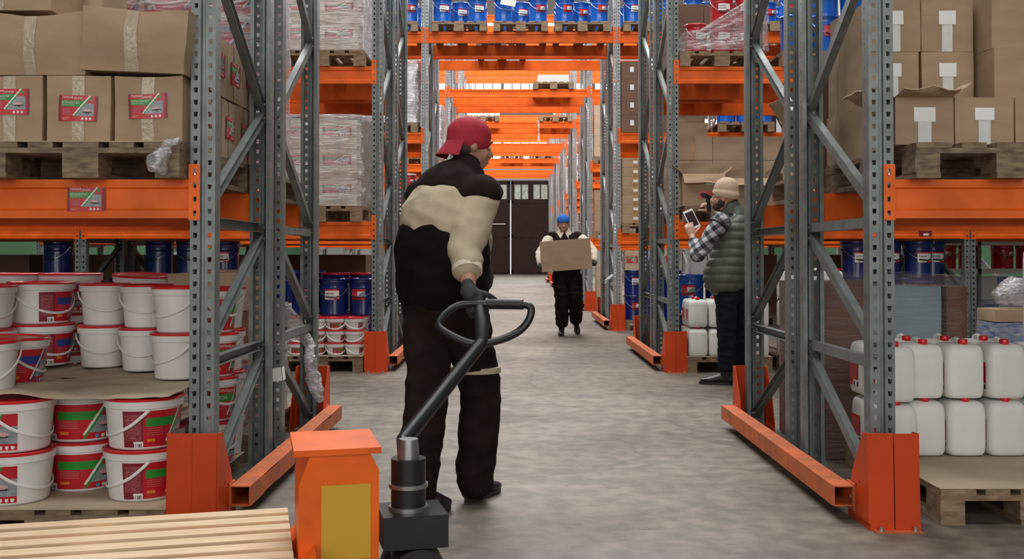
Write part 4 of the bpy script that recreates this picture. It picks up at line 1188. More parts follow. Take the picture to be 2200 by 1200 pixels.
m_ = MB(); w0 = sc3.location
pts = [V((.005, 0, -.085)), V((.008, 0, -.20)), V((-.01, .02, -.42)), V((.02, .03, -.62))]
m_.tube([V(p) for p in catmull(pts, 6)], .004, 'lab_black', 6); link('cable', m_.mesh('cable', True), sc3)
# ================================================================ setting
XL, XR = -10.6, 12.0; YB, YF = -7.0, 56.0; RH = 11.2
def slab(name, x0, x1, y0, y1, z0, z1, m):
    mb = MB(); cx, cy = (x0 + x1) / 2, (y0 + y1) / 2
    mb.box(x0 - cx, x1 - cx, y0 - cy, y1 - cy, 0, z1 - z0, m)
    return struct(name, mb.mesh(name), (cx, cy, z0))
slab('floor', XL - .3, XR + .3, YB - .3, YF + .3, -.1, 0, 'concrete')
fl = bpy.data.objects['floor']
for nm, x0, x1 in (('wall_left', XL - .2, XL), ('wall_right', XR, XR + .2)):
    mb = MB(); mb.box(x0, x1, YB, YF, 3.4, RH, 'wall_white'); mb.box(x0, x1, YB, YF, 0, 3.4, 'wall_green')
    struct(nm, mb.mesh(nm))
slab('wall_back', XL, XR, YB - .2, YB, 0, RH, 'wall_white')
# far wall with the gate opening and a window band above
DX0, DX1, DH = -2.62, 2.42, 5.15
mb = MB()
mb.box(XL, DX0, YF, YF + .2, 0, 6.3, 'wall_white'); mb.box(DX1, XR, YF, YF + .2, 0, 6.3, 'wall_white')
mb.box(DX0, DX1, YF, YF + .2, DH, 6.3, 'wall_white'); mb.box(XL, XR, YF, YF + .2, 8.55, 8.85, 'roof_grey')
mb.box(XL, XR, YF, YF + .2, 10.9, RH, 'wall_white')
struct('wall_far', mb.mesh('wall_far'))
k = 1
for z0, z1 in ((6.3, 8.55), (8.85, 10.9)):
    for i in range(9):
        x0 = XL + (XR - XL) * i / 9 + .05; x1 = XL + (XR - XL) * (i + 1) / 9 - .05
        mb = MB(); cx = (x0 + x1) / 2; W = (x1 - x0) / 2
        for t in range(6):
            u = -W + 2 * W * t / 5; mb.box(u - .03, u + .03, -.03, .03, 0, z1 - z0, 'roof_grey')
        for t in range(3):
            zz = (z1 - z0) * t / 2; mb.box(-W, W, -.03, .03, max(0, zz - .03), min(z1 - z0, zz + .03), 'roof_grey')
        g = MB(); g.box(-W, W, .04, .06, 0, z1 - z0, 'daylight')
        o = struct('window_%d' % k, mb.mesh('window_frame'), (cx, YF + .05, z0)); k += 1
        link('pane', g.mesh('pane'), o)
# gate: two leaves
for nm, x0, x1, s in (('door_1', DX0, -.13, -1), ('door_2', -.07, DX1, 1)):
    mb = MB(); W = x1 - x0
    y0, y1 = 0, .08
    zz = DH - .02
    wins = [(.18, .93), (1.22, 1.98)] if s == 1 else [(W - .93, W - .18), (W - 1.98, W - 1.22)]
    wins.sort()
    mb.box(0, W, y0, y1, 0, 4.12, 'door_brown'); mb.box(0, W, y0, y1, 4.98, zz, 'door_brown')
    xs = [0] + [q for w in wins for q in w] + [W]
    for a, b in zip(xs[::2], xs[1::2]): mb.box(a, b, y0, y1, 4.12, 4.98, 'door_brown')
    n = int(W / .13)
    for i in range(n): 
        xx = .1 + (W - .2) * i / n; mb.box(xx, xx + .02, -.012, 0, .3, 3.95, 'door_brown')
    for z in (.18, 2.1, 3.98, 5.0): mb.box(0, W, -.02, 0, z - .07, z + .07, 'door_brown')
    for x in (.06, W - .06): mb.box(x - .06, x + .06, -.02, 0, .05, zz, 'door_brown')
    o = struct(nm, mb.mesh(nm), (x0, YF - .05, 0.01))
    for a, b in wins:
        g = MB(); g.box(a, b, .03, .05, 4.12, 4.98, 'door_glass_old'); p = link('pane', g.mesh('pane'), o)
        f = MB(); f.box((a + b) / 2 - .03, (a + b) / 2 + .03, -.005, .03, 4.12, 4.98, 'door_brown'); link('muntin', f.mesh('muntin'), o)
    if s == -1:
        h = MB(); h.tube([(W - 1.3, -.05, 2.75), (W - .25, -.05, 2.75)], .022, 'wire', 8); link('bolt_bar', h.mesh('bolt_bar', True), o)
g = MB(); g.box(-.016, .016, 0, .01, .05, 4.05, 'daylight'); o = struct('door_gap_glow', g.mesh('door_gap_glow'), (-.1, YF - .01, 0));  # glowing strip standing in for daylight through the gap between the leaves
# roof with skylight strips over the cross aisles
ROWZ = [4.22, 9.67, 14.9, 20.08, 25.0, 29.9, 34.6, 39.4]
sky = [(1.0, 3.4)] + [(z + 2.55, z + 4.75) for z in ROWZ[:-1]] + [(43.5, 46), (48.5, 51.5)]
mb = MB(); y = YB
for a, b in sky:
    mb.box(XL, XR, y, a, RH, RH + .15, 'roof_grey')
    for x0, x1 in ((XL, -5), (-.35, .35), (5.3, XR)): mb.box(x0, x1, a, b, RH, RH + .15, 'roof_grey')
    y = b
mb.box(XL, XR, y, YF, RH, RH + .15, 'roof_grey')
struct('ceiling', mb.mesh('ceiling'))
for a, b in sky:
    for x0, x1 in ((-5, -.35), (.35, 5.3)):
        g = MB(); g.box(x0, x1, a, b, .1, .12, 'daylight')
        for t in range(1, 6):
            u = x0 + (x1 - x0) * t / 6; g.box(u - .03, u + .03, a, b, .02, .1, 'roof_grey')
        struct('window_%d' % k, g.mesh('skylight'), (0, 0, RH)); k += 1

for i in range(5):       # unseen fill panels added behind the camera, shaped as tall windows
    g = MB(); g.box(-1.32, 1.32, 0, .02, 0, 6.8, 'fill_glow')
    f = MB()
    for t in range(4): u = -1.32 + 2.64 * t / 3; f.box(u - .03, u + .03, .021, .06, 0, 6.8, 'roof_grey')
    for t in range(6): f.box(-1.32, 1.32, .021, .06, max(0, 6.8 * t / 5 - .03), min(6.8, 6.8 * t / 5 + .03), 'roof_grey')
    o = struct('window_%d' % k, f.mesh('window_frame'), (-5.6 + 2.8 * i, YB + .01, .9)); k += 1
    link('pane', g.mesh('pane'), o)

# ================================================================ racks
RN = ['nearest rack row', 'second rack row', 'third rack row', 'fourth rack row', 'fifth rack row', 'sixth rack row', 'seventh rack row', 'farthest rack row']
XF = [-9.684, -6.882, -4.080, -1.278, 1.522, 4.322, 7.122]
side_bays = [1, 2, 2, 2, 1, 1, 1, 1]
LN = ['lowest', 'second-level', 'third-level', 'fourth-level']
def xname(i):
    return {3: 'left side of the central passage', 4: 'right side of the central passage', 2: 'one bay left of the passage', 5: 'one bay right of the passage', 1: 'two bays left of the passage', 6: 'two bays right of the passage'}[i]
for r, Z in enumerate(ROWZ):
    nb = side_bays[r]
    for xi in range(3 - nb, 4 + nb + 1):
        if xi == 0 or xi > 6: continue
        for half in (0, 1):
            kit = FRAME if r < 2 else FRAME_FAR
            loc = (XF[xi], Z, 0) if half == 0 else (XF[xi], Z + 2.27, 0)
            spawn('upright_frame', kit, 'grey perforated upright frame, %s half of %s, %s' % (('front', 'rear')[half], RN[r], xname(xi)), 'rack frame', loc, (0, 0, math.pi * half), 'upright frames of the pallet racks')
    # beams
    for b in range(3 - nb, 4 + nb):
        xc = (XF[b] + XF[b + 1]) / 2
        if b == 0: continue
        passage = b == 3
        bn = {3: 'bridging the central passage', 2: 'first bay left of passage', 4: 'first bay right of passage', 1: 'second bay left of passage', 5: 'second bay right of passage'}[b]
        if passage: lv = [] if r < 2 else ([2] if r == 2 else [2, 3])
        else: lv = [0, 1] if r < 2 else ([0, 1, 2] if r == 2 else [0, 1, 2, 3])
        for li in lv:
            for q, (yy, rot) in enumerate(((Z + .006, 0), (Z + FD - .006, math.pi), (Z + 1.24 + .006, 0), (Z + 2.27 - .006, math.pi))):
                if r == 0 and li == 1 and q == 0: continue
                qn = ['foremost', 'second', 'third', 'rearmost'][q]
                spawn('rack_beam', BEAM, 'orange rack beam, %s, %s, %s line of %s' % (LN[li], bn, qn, RN[r]), 'rack beam', (xc, yy, LV[li] - .16), (0, 0, rot), 'orange beams of the pallet racks')
    # guards and rails beside the passage
    for xi, nm in ((3, 'left'), (4, 'right')):
        for half in (0, 1):
            loc = (XF[xi], Z - .125, 0) if half == 0 else (XF[xi], Z + 2.27 + .125, 0)
            spawn('post_guard', GUARD, 'orange steel post guard at the %s foot of %s, %s side' % (('front', 'rear')[half], RN[r], nm), 'post guard', loc, (0, 0, math.pi * half), 'orange post guards along the passage')
        s = 1 if xi == 3 else -1
        o = link('guard_rail', RAIL, None, (XF[xi] + s * .150, Z + (.04 if s < 0 else 2.32), .10), (0, 0, 0 if s < 0 else math.pi))
        tag(o, 'orange square tube guard rail along the floor of %s, %s side' % (RN[r], nm), 'guard rail', 'orange guard rails along the passage')
# neighbouring racks get guards only where the photo shows them

# small printed stickers stuck on the nearest left beam and further beams
def beam_sticker(x, z, y, label):
    mb = MB(); w, h = .155, .100
    printed(mb, lambda u, v, off: V(((u - .5) * w, -off, (v - .5) * h)), col_main, 60, 40, T_GREEN)
    o = link('printed_sticker', mb.mesh('printed_sticker'), None, (x, y, z)); tag(o, label, 'sticker')
beam_sticker(PX(181, 4.21), PZ(427, 4.21), 4.224, 'red and green product sticker on the lowest beam, nearest left rack')
mb = MB(); mb.box(-.06, .06, -.001, .001, -.055, .055, 'lab_dark'); mb.box(-.02, .03, -.002, -.001, -.05, -.03, 'paper')
o = link('printed_sticker', mb.mesh('printed_sticker'), None, (PX(1988, 9.68), 9.674, 1.33)); tag(o, 'dark red sticker on the lowest beam of the second rack row, right', 'sticker')

# ================================================================ goods: nearest rack, left
LEFT, RIGHT = 'left', 'right'
zA = LV[0]
pallet(-1.745, 4.13, zA, 'weathered wooden pallet on the lowest beam, front, nearest left rack', PAL_OLD)
pallet(-2.60, 4.13, zA, 'wooden pallet at the left picture edge on the lowest beam, nearest left rack', PAL_OLD)
pallet(-1.75, 5.42, zA, 'wooden pallet on the lowest beam, rear half of nearest left rack', PAL_OLD)
sheet(-2.14, -1.345, 4.13, 5.31, zA + .145, 'thin brown cardboard sheet between pallet and boxes, nearest left rack', amp=.002)
zb = zA + .151
xs = [-2.015, -1.785 + .022, -1.495]
base = [carton_kit(.262, .27, .268, 1, .004, lab_v=.60), carton_kit(.262, .27, .268, 2, .005, lab_v=.50, lab_rot=-.03), carton_kit(.275, .27, .268, 3, .006, lab_v=.55, lab_rot=.04, sag=.010)]
for i, nm in enumerate(('cut by the left picture edge', 'in the middle', 'beside the nearest post')):
    carton(base[i], [-2.052, -1.770, -1.485][i], 4.17 + .135, zb, 'brown taped carton with red label, bottom front row, ' + nm, group='labelled cartons on the nearest left pallet')
sk = [carton_kit(.30, .25, .265, 11, .006, labels=('R',), tapeface=('R',), lab_v=.6), carton_kit(.30, .25, .265, 12, .007, labels=('R',), tapeface=('R',), lab_v=.52), carton_kit(.30, .25, .27, 13, .005, labels=('R',), tapeface=('R',), lab_v=.5)]
for i in range(3):
    carton(sk[i], -1.50, 4.60 + .275 * i, zb, 'brown carton seen from its side, bottom layer, nearest left pallet, %s behind front' % ordw(i), group='labelled cartons on the nearest left pallet')
    carton(sk[(i + 1) % 3], -1.50, 4.70 + .262 * i, zb + .275, 'brown carton seen from its side, second layer of nearest left pallet, %s from front' % ordw(i), rz=.03 * (i - 1), group='labelled cartons on the nearest left pallet')
bigk = carton_kit(.435, .36, .262, 21, .010, labels=(), sag=.030)
bigk2 = carton_kit(.425, .36, .262, 22, .012, labels=(), sag=.022)
carton(bigk, -1.965, 4.17 + .18, zb + .272, 'large sagging plain brown carton with clear tape, upper layer, left of its twin')
carton(bigk2, -1.545, 4.15 + .18, zb + .282, 'large tilted plain brown carton with clear tape, upper layer beside the nearest post', ry=.045)
k3 = carton_kit(.44, .33, .26, 23, .005, labels=())
carton(k3, -2.135, 4.40, zb + .552, 'brown carton on top of the pile at the top left corner')
carton(carton_kit(.30, .3, .25, 24, .004, m='carton_light', labels=(), tape=None), -2.02, 4.80, zb + .56, 'pale carton behind the top left carton')
for i in range(2): carton(carton_kit(.40, .30, .265, 25 + i, .004, labels=()), -2.05, 4.85 + i * .0 + .31 * i, zb + i * 0, 'plain carton hidden behind the front boxes of nearest left pallet, %s row' % ordw(i + 1)); carton(carton_kit(.40, .30, .29, 27, .003, labels=()), -2.05, 4.85 + .31 * i, zb + .267, 'plain upper carton hidden behind front boxes of nearest left pallet, %s row' % ordw(i + 1))
# red bucket tower on the rear pallet
zt = zA + .146
for ci, (x, y) in enumerate(((-1.56, 5.62), (-1.88, 5.62), (-2.20, 5.62), (-1.56, 5.94), (-1.56, 6.26))):
    for l in range(5):
        spawn('bucket', BK_RED if l % 2 == 0 else BK_BIG_BT, 'red lidded paint bucket in the wrapped tower, %s layer, %s stack, nearest left rack' % (ordw(l), ordw(ci)), 'bucket', (x + rnd.uniform(-.008, .008), y, zt + l * .213), (0, 0, rnd.uniform(-.6, .9)), 'buckets in the wrapped tower above nearest left rack')
wrap(-2.38, -1.385, 5.45, 6.43, zA + .15, zt + 1.07, 'clear stretch film around the red bucket tower, nearest left rack', seed=3)
rag([(-1.345, 4.12, 1.565), (-1.385, 4.10, 1.535), (-1.415, 4.09, 1.48), (-1.43, 4.09, 1.43)], [.010, .020, .038, .030], 'knotted clear film hanging from the nearest left pallet corner', 2)

# floor level, nearest left rack
fk = pallet_kit('wood_old', seed=9)
zf = .078
mb = MB()
lowk = [];
d_ = MB(); w5 = [.145, .1, .145, .1, .145]; x = -.5
for w_ in w5 + w5[:1]: d_.box(x, x + w_, -.6, .6, .054, .074, 'wood'); x += w_ + .045
s_ = [MB().box(-.5, .5, yc - .05, yc + .05, .034, .0538, 'wood') for yc in (-.55, 0, .55)]
b_ = [MB().box(xc - .06, xc + .06, yc - .05, yc + .05, 0, .0338, 'wood') for xc in (-.44, 0, .44) for yc in (-.55, 0, .55)]
LOWPAL = [part('deck', d_.mesh('deck'))] + [part('stringer_board', q.mesh('stringer_board')) for q in s_] + [part('block', q.mesh('block')) for q in b_]
spawn('wooden_pallet', LOWPAL, 'low wooden pallet on the floor under the buckets, nearest left rack', 'pallet', (-1.90, 4.13 + .6, 0))
sheet(-2.42, -1.385, 4.125, 5.33, zf - .002, 'brown cardboard sheet on the floor pallet under the buckets, left', amp=.0)
G1 = 'white buckets with red lids, nearest left rack'
for l in range(2):
    z = zf + .003 + l * .2125; ln = ('bottom', 'second')[l]
    spawn('bucket', BK_BIG_G, 'white bucket with half-turned red label and green bar, %s layer, beside the front guard' % ln, 'bucket', (-1.568, 4.37, z), (0, 0, .12), G1)
    spawn('bucket', BK_BIG_FULL, 'bucket with red and green label facing front, %s layer, set back between two others' % ln, 'bucket', (-1.900, 4.55, z), (0, 0, .35 - .04 * l), G1)
    spawn('bucket', BK_BIG_G2, 'white bucket with dark red label half, %s layer, left picture edge' % ln, 'bucket', (-2.085, 4.30, z), (0, 0, .18), G1)
    spawn('bucket', BK_BIG_T, 'bucket hidden behind the front bucket, %s layer, left floor pallet' % ln, 'bucket', (-1.72, 4.87, z), (0, 0, .5), G1)
    spawn('bucket', BK_BIG_B, 'bucket hidden deep in the pile, %s layer, left floor pallet' % ln, 'bucket', (-2.15, 4.95, z), (0, 0, .5), G1)
for l in range(4):
    z = zf + .003 + l * .2135
    spawn('bucket', BK_SM_L, 'small bucket with red green label behind the nearest post, layer %s from floor' % ('one', 'two', 'three', 'four')[l], 'bucket', (-1.475, 5.035, z), (0, 0, -.35 + .1 * l), G1)
    spawn('bucket', BK_SM_L, 'small bucket with dark label side, rear of the left floor pallet, layer %s from floor' % ('one', 'two', 'three', 'four')[l], 'bucket', (-1.50, 5.275, z), (0, 0, -1.9 + .1 * l), G1)
def droop(x, y):
    return .012 * math.sin(x * 7 + 1) * math.cos(y * 5) + (-.02 if y < 4.2 else 0) * abs(math.sin(x * 5))
sheet(-2.50, -1.405, 4.20, 4.905, zf + .003 + 2 * .2125 + .006, 'wavy brown cardboard sheet lying on the lower bucket layers, left', amp=.028, droop=droop, seed=5)
sheet(-2.52, -1.625, 4.915, 5.46, zf + .003 + 2 * .2125 + .004, 'second brown cardboard sheet behind the wavy one, nearest left rack', amp=.012)
z2 = zf + .003 + .425 + .020
tops = [(-2.115, 5.30), (-1.838, 5.13), (-1.565, 4.80)]
for ci, (x, y) in enumerate(tops):
    for l in range(2):
        spawn('bucket', BK_SM_W, 'plain white bucket with red lid on cardboard, %s of two, %s column from left' % (('lower', 'upper')[l], ordw(ci)), 'bucket', (x + .008 * l, y, z2 + .2135 * l), (0, 0, (.35, .1, -.75)[ci] + .1 * l), G1)
spawn('bucket', BK_BIG_B, 'bucket with red label and blue bar in the left middle, half hidden', 'bucket', (PX(22, 4.62), 4.62, z2 - .005), (0, .03, .35), G1)
spawn('bucket', bucket_kit(*BIG, lab=None, hang=1.0), 'plain white bucket cut by the left picture edge, cardboard layer', 'bucket', (PX(-42, 4.38), 4.38, z2 - .005), (0, -.02, .3), G1)
for l in range(2):
    spawn('bucket', bucket_kit(*BIG, bar='lab_blue', lab=(.25, 2.2), handle_side=.9), 'white bucket with dark red right half, back left stack, %s one' % ('lower', 'upper')[l], 'bucket', (PX(90, 5.3), 5.3, z2 + .01 + .213 * l), (0, 0, .1), G1)
    spawn('bucket', BK_BIG_B, 'white bucket at far left edge, back stack, %s one' % ('lower', 'upper')[l], 'bucket', (PX(-40, 5.05), 5.05, z2 + .213 * l), (0, 0, -.6), G1)
    spawn('bucket', BK_BIG_BT, 'dark red labelled bucket in shadow behind the white columns, %s one' % ('lower', 'upper')[l], 'bucket', (-2.09 - .03, 5.62 + .02, .15 + .213 * (1 + l)), (0, 0, .2), G1)

mbp = MB(); mbp.box(-.056, .056, -.003, .0, -.035, .035, 'paper'); mbp.box(.053, .056, -.003, .06, -.035, .035, 'paper'); o = link('paper_tag', mbp.mesh('paper_tag'), None, (-1.278, 5.455, .46), (0, -.12, 0)); tag(o, 'white paper tag taped around a grey post, nearest left rack', 'tag')
# rear floor pallet, nearest left rack
pallet(-1.80, 5.44, 0, 'wooden pallet on the floor, rear half of nearest left rack')
pallet(-2.75, 5.44, 0, 'wooden pallet on the floor, rear half of nearest left rack, farther left')
zp = .146
for ci, (x, y) in enumerate(((-1.60, 5.62), (-1.60, 5.94), (-1.60, 6.26))):
    for l in range(2):
        spawn('bucket', BK_BIG_BT if l else BK_BIG_T, 'bucket under stretch film on rear left floor pallet, %s layer, %s from front' % (ordw(l), ordw(ci)), 'bucket', (x, y, zp + .213 * l), (0, 0, 1.1 - .4 * ci), 'wrapped buckets on the rear left floor pallet')
for ci, (x, y) in enumerate(((-2.42, 5.62), (-2.75, 5.62), (-3.07, 5.62))):
    for l in range(4):
        spawn('bucket', BK_BIG_BT if (ci + l) % 2 else BK_BIG_T, 'shaded red labelled bucket at the back left, %s layer, %s from right' % (ordw(l), ordw(ci)), 'bucket', (x, y, zp + .2135 * l), (0, 0, .25 * ci - .2), 'bucket stack at the back left')
spawn('bucket', BK_BIG_BT, 'bucket under crumpled film on top of the rear left pile', 'bucket', (PX(308, 5.62), 5.62, .78), (.05, .04, .1))
spawn('bucket', BK_BIG_T, 'bucket supporting the film covered one, rear left pile', 'bucket', (PX(308, 5.62), 5.64, .565), (0, 0, .1))
spawn('bucket', BK_BIG_T, 'second bucket from floor under the film covered one, rear left pile', 'bucket', (PX(308, 5.62), 5.64, .351), (0, 0, .1))
spawn('bucket', BK_BIG_T, 'lowest bucket under the film covered one, rear left pile', 'bucket', (PX(308, 5.62), 5.64, .1465), (0, 0, .1))
for i, (x, y, z, w, d, h) in enumerate(((-1.665, 5.57, .575, .26, .24, .21), (-1.93, 5.60, .575, .26, .24, .21), (-1.62, 5.84, .575, .30, .26, .21), (-1.62, 6.14, .575, .30, .28, .21), (-1.66, 5.62, .79, .36, .30, .21), (-1.65, 5.96, .79, .34, .30, .22), (-1.65, 6.28, .79, .34, .28, .21))):
    carton(carton_kit(w, d, h, 31 + i, .004, m='carton_light', labels=(), tape='tape_brown' if i % 2 else None), x, y, z, 'pale carton behind the nearest left frame, %s layer, %s piece' % (('lower', 'upper')[z > .7], ordw(i)), group='pale cartons behind the nearest left frame')
rag([(-1.42, 6.15, .80), (-1.36, 6.3, .70), (-1.26, 6.35, .55), (-1.24, 6.3, .44), (-1.22, 6.32, .30), (-1.17, 6.3, .2)], [.05, .05, .035, .03, .045, .02], 'torn clear film hanging beside the rear left post', 5, 'film_knot')
wrap(-1.80, -1.405, 5.45, 6.44, .15, .58, 'clear film wrapped around rear floor pallet, nearest left rack', seed=6, top=False)

# ================================================================ goods: nearest rack, right
pallet(2.035, 4.14, zA, 'worn wooden pallet carrying plain cartons on the lowest beam, nearest right rack', PAL_OLD)
pallet(2.90, 4.14, zA, 'worn wooden pallet at the right picture edge, nearest right rack', PAL_OLD)
zc = zA + .1465
TW = dict(m='carton', tape='tape_white', labels=())
c1 = carton_kit(.243, .34, .196, 41, .002, **TW); c2 = carton_kit(.243, .34, .196, 42, .002, **TW)
oc = open_carton_kit(.243, .34, .196, {'F': (1.35, .10), 'L': (1.2, .12), 'R': (.9, .10)}, seed=3)
tb = MB(); tb.box(-.028, .028, -.1725, -.1712, .0, .12, 'tape_white'); tb.box(-.045, .045, -.1740, -.1726, .095, .155, 'paper')
oc = oc + [part('tape', tb.mesh('tape'))]
spawn('cardboard_box', oc, 'opened carton with raised flaps, front bottom row beside the right post', 'box', (PX(1988, 4.25), 4.42, zc))
carton(c1, PX(2117, 4.25), 4.42, zc, 'plain carton with white tape and sticker, front bottom row right of open box')
carton(c2, PX(2117, 4.25) + .25, 4.42, zc, 'plain carton at the right picture edge, front bottom row')
G2 = 'plain cartons on the nearest right pallet'
plain = dict(labels=(), tape=None)
for l in range(3):
    for i in range(2):
        carton(carton_kit(.242, .42, .244, 45 + i + 2 * l, .002, **TW), 1.786 + .246 * i - .010 * (2 - l) * (i == 0), 4.98, zc + .2455 * l, 'plain carton with white tape, %s layer, %s column from the right post' % (ordw(l), ordw(i)), group=G2)
    carton(carton_kit(.42, .42, (.222, .255, .27)[l], 51 + l, .002, **plain), 2.385, 4.80 + .02 * l, zc + (0, .2235, .480)[l], 'large plain carton at the right picture edge, %s layer' % ordw(l), group=G2)
    carton(carton_kit(.24, .14, .25, 55 + l, .002, **plain), 1.762 + .01 * l, 5.27, zc + .2515 * l, 'plain carton at the back edge of the right pallet, %s layer' % ordw(l), group=G2)
# rear half, right
pallet(2.05, 5.44, zA, 'pale wooden pallet on the lowest beam, rear half of nearest right rack')
spawn('cardboard_box', open_carton_kit(.42, .36, .36, {'L': (.65, .16), 'F': (2.4, .14), 'B': (.35, .17)}, 'carton_light', 7), 'tall open pale carton with torn flaps, rear half of right rack', 'box', (1.93, 6.28, zA + .146), (0, 0, .12))
mark_box = carton(carton_kit(.46, .34, .62, 61, .003, m='carton_dark', labels=(), tape=None), 1.925, 5.86, zA + .147, 'large dark brown carton behind the stacked cartons, right rack')
mbt = MB(); vs, fs = text_geo('2'); mbt.add([(p[0] * .05, 0, p[1] * .07) for p in vs], fs, 'lab_black')
if mark_box.type == 'MESH':
    root_ = link('cardboard_box', None, None, tuple(mark_box.location)); tag(root_, mark_box['label'], 'box'); SEEN[mark_box['label']].pop()
    mark_box.parent = root_; mark_box.location = (0, 0, 0); mark_box.name = 'carton_body'
    for k_ in ('label', 'category'): del mark_box[k_]
    link('printed_mark', mbt.mesh('printed_mark'), root_, (PX(1783, 5.67) - 1.925, -.1765, PZ(285, 5.67) - zA - .147))

# floor, nearest right rack: jerrycans
pallet(2.14, 4.18, 0, 'wooden pallet on the floor carrying white jerrycans, nearest right rack')
pallet(2.99, 4.18, 0, 'wooden pallet on the floor at the right picture edge')
sheet(1.745, 3.30, 4.19, 5.36, .1455, 'brown cardboard sheet under the white jerrycans, right floor pallet', amp=.002)
zj = .153; GJ = 'white jerrycans on the right floor pallet'
cols = [(1.9505, 4.92), (2.1435, 4.92), (2.3365, 4.92), (2.53, 4.92), (1.800 - .03, 4.80), (1.770, 5.02), (1.957, 5.13), (2.145, 5.13), (2.34, 5.13)]
for l in range(2):
    for i, (x, y) in enumerate(cols):
        where = 'front row, %s from the post' % ordw(i) if i < 4 else ('%s from front along the passage side' % ordw(i - 4) if i < 6 else 'second row, %s from the post' % ordw(i - 6))
        spawn('jerrycan', JERRY, 'white plastic jerrycan with red cap, %s layer, %s' % (('lower', 'upper')[l], where), 'jerrycan', (x + rnd.uniform(-.003, .003), y + .012 * l, zj + .268 * l), (0, 0, rnd.uniform(-.02, .02)), GJ)
pallet(3.15, 5.44, 0, 'lower wooden pallet of the labelled jerrycan stack at the right edge')
pallet(3.15, 5.44, .1445, 'upper wooden pallet of the labelled jerrycan stack at the right edge')
for l in range(3):
    for i in range(2):
        spawn('jerrycan', JERRY_F, 'white jerrycan with red and green front label, right edge stack, %s layer, %s column' % (ordw(l), ordw(i)), 'jerrycan', (2.92 + .25 * i, 5.56, .29 + .288 * l), (0, 0, .15 - .1 * l), 'labelled jerrycans at the right edge')
# wrapped load rear right
zW = .006
mb = MB(); mb.box(1.655, 1.95, 5.52, 5.60, 0, .95, 'carton_dark')
def slab_thing(name, x0, x1, y0, y1, z0, z1, m, label, cat, rz=0, seed=0, **k):
    kit = carton_kit(x1 - x0, y1 - y0, z1 - z0, seed, .004, m=m, labels=(), tape=None)
    return spawn(name, kit, label, cat, ((x0 + x1) / 2, (y0 + y1) / 2, z0), (0, 0, rz))
mat('pack_blue', (.30, .42, .47), .45, noise_amt=.15, nscale=3)
mat('pack_lilac', (.42, .40, .44), .5, noise_amt=.1, nscale=3)
mat('brown_board', (.16, .068, .038), .7, noise_amt=.2, nscale=4)
slab_thing('cardboard_drum', 1.665, 1.925, 5.50, 5.74, zW, .955, 'brown_board', 'brown cardboard corner of the wrapped load, rear right floor', 'carton', seed=71)
slab_thing('wrapped_pack', 1.93, 2.30, 5.50, 5.86, zW + .30, .93, 'pack_blue', 'pale blue packs under stretch film, rear right floor', 'pack', seed=72)
slab_thing('wrapped_pack', 1.93, 2.30, 5.50, 5.86, zW, zW + .298, 'pack_lilac', 'lilac packs under the pale blue ones in film, rear right floor', 'pack', seed=73)
slab_thing('cardboard_sheet', 2.31, 2.42, 5.46, 5.86, zW, .93, 'brown_board', 'dark brown cardboard panel closing the wrapped load, right end', 'carton', seed=74)
slab_thing('wrapped_pack', 1.665, 2.02, 5.89, 6.14, zW, .93, 'pack_blue', 'pale blue pack in the side of the wrapped load, rear right floor', 'pack', seed=75)
slab_thing('cardboard_drum', 1.665, 2.02, 6.15, 6.40, zW, .94, 'brown_board', 'brown board pack at the back end of the wrapped load', 'carton', seed=76)
wrap(1.655, 2.435, 5.45, 6.42, .005, .985, 'clear stretch film around the tall load, rear right floor', seed=9, amp=.010, m='film_thin')
# ================================================================ second rack row, left
Z2 = ROWZ[1]; Z3 = ROWZ[2]; Z4 = ROWZ[3]
pallet(-1.80, Z2 - .05, 0, 'wooden pallet with small buckets on the floor, second rack row left')
sheet(-2.22, -1.405, Z2 - .06, Z2 + 1.12, .1455, 'brown cardboard sheet under the small buckets, second rack row left', amp=.003)
for l in range(3):
    for j in range(3 if l == 2 else 2):
        for i in range(4):
            kt = (BK_TINY, BK_TINY_W, BK_TINY_W2)[(i + l + j) % 3] if l else (BK_TINY if i % 2 else BK_TINY_W2)
            spawn('bucket', kt, 'small white bucket with red lid, %s layer, %s row, %s from right, second rack' % (ordw(l), ordw(j), ordw(i)), 'bucket', (-1.50 - .180 * i, Z2 + .06 + .19 * j, .152 + .1185 * l), (0, 0, rnd.uniform(-.5, .5)), 'small buckets on the floor pallet, second rack left')
for i, (x, y) in enumerate(((-1.47, Z2 + .42), (-1.755, Z2 + .40), (-2.04, Z2 + .42))):
    spawn('steel_drum', (DN_R, DN_W, DN_R)[i], 'dark blue steel pail on the small buckets, %s from right, second rack left' % ordw(i), 'drum', (x, y, .508 - 0.0), (0, 0, (-.2, .05, .3)[i]), 'dark blue pails on the second rack left floor pallet')
for i in range(3):
    for l in range(2):
        spawn('steel_drum', DR_REDLID if i < 2 else DN_W, 'dark blue pail in the back row, %s from right, %s layer, second rack left' % (ordw(i), ordw(l)), 'drum', (-1.52 - .285 * i, Z2 + .80, .152 + .365 * l + (0.04 if l else 0) ), (0, 0, .2 * i), 'dark blue pails on the second rack left floor pallet')
drum_dark = drum_kit('drum_navy', lab=None)
for i in range(9):
    x = -2.55 - .33 * i
    if -4.25 < x < -3.9: continue
    for l in range(3 if i in (1, 2, 3, 6) else 2):
        kk = (DN_W, drum_dark, drum_dark)[(i + l) % 3]
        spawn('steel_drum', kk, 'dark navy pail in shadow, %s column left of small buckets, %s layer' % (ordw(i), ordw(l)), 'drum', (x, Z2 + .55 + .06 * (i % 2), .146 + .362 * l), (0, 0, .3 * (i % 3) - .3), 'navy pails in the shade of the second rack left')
for i, cx in enumerate((-2.66, -3.50, -4.72, -5.55)): pallet(cx, Z2, 0, 'wooden pallet under navy pails, %s from the small bucket pallet' % ordw(i), PAL_FAR)
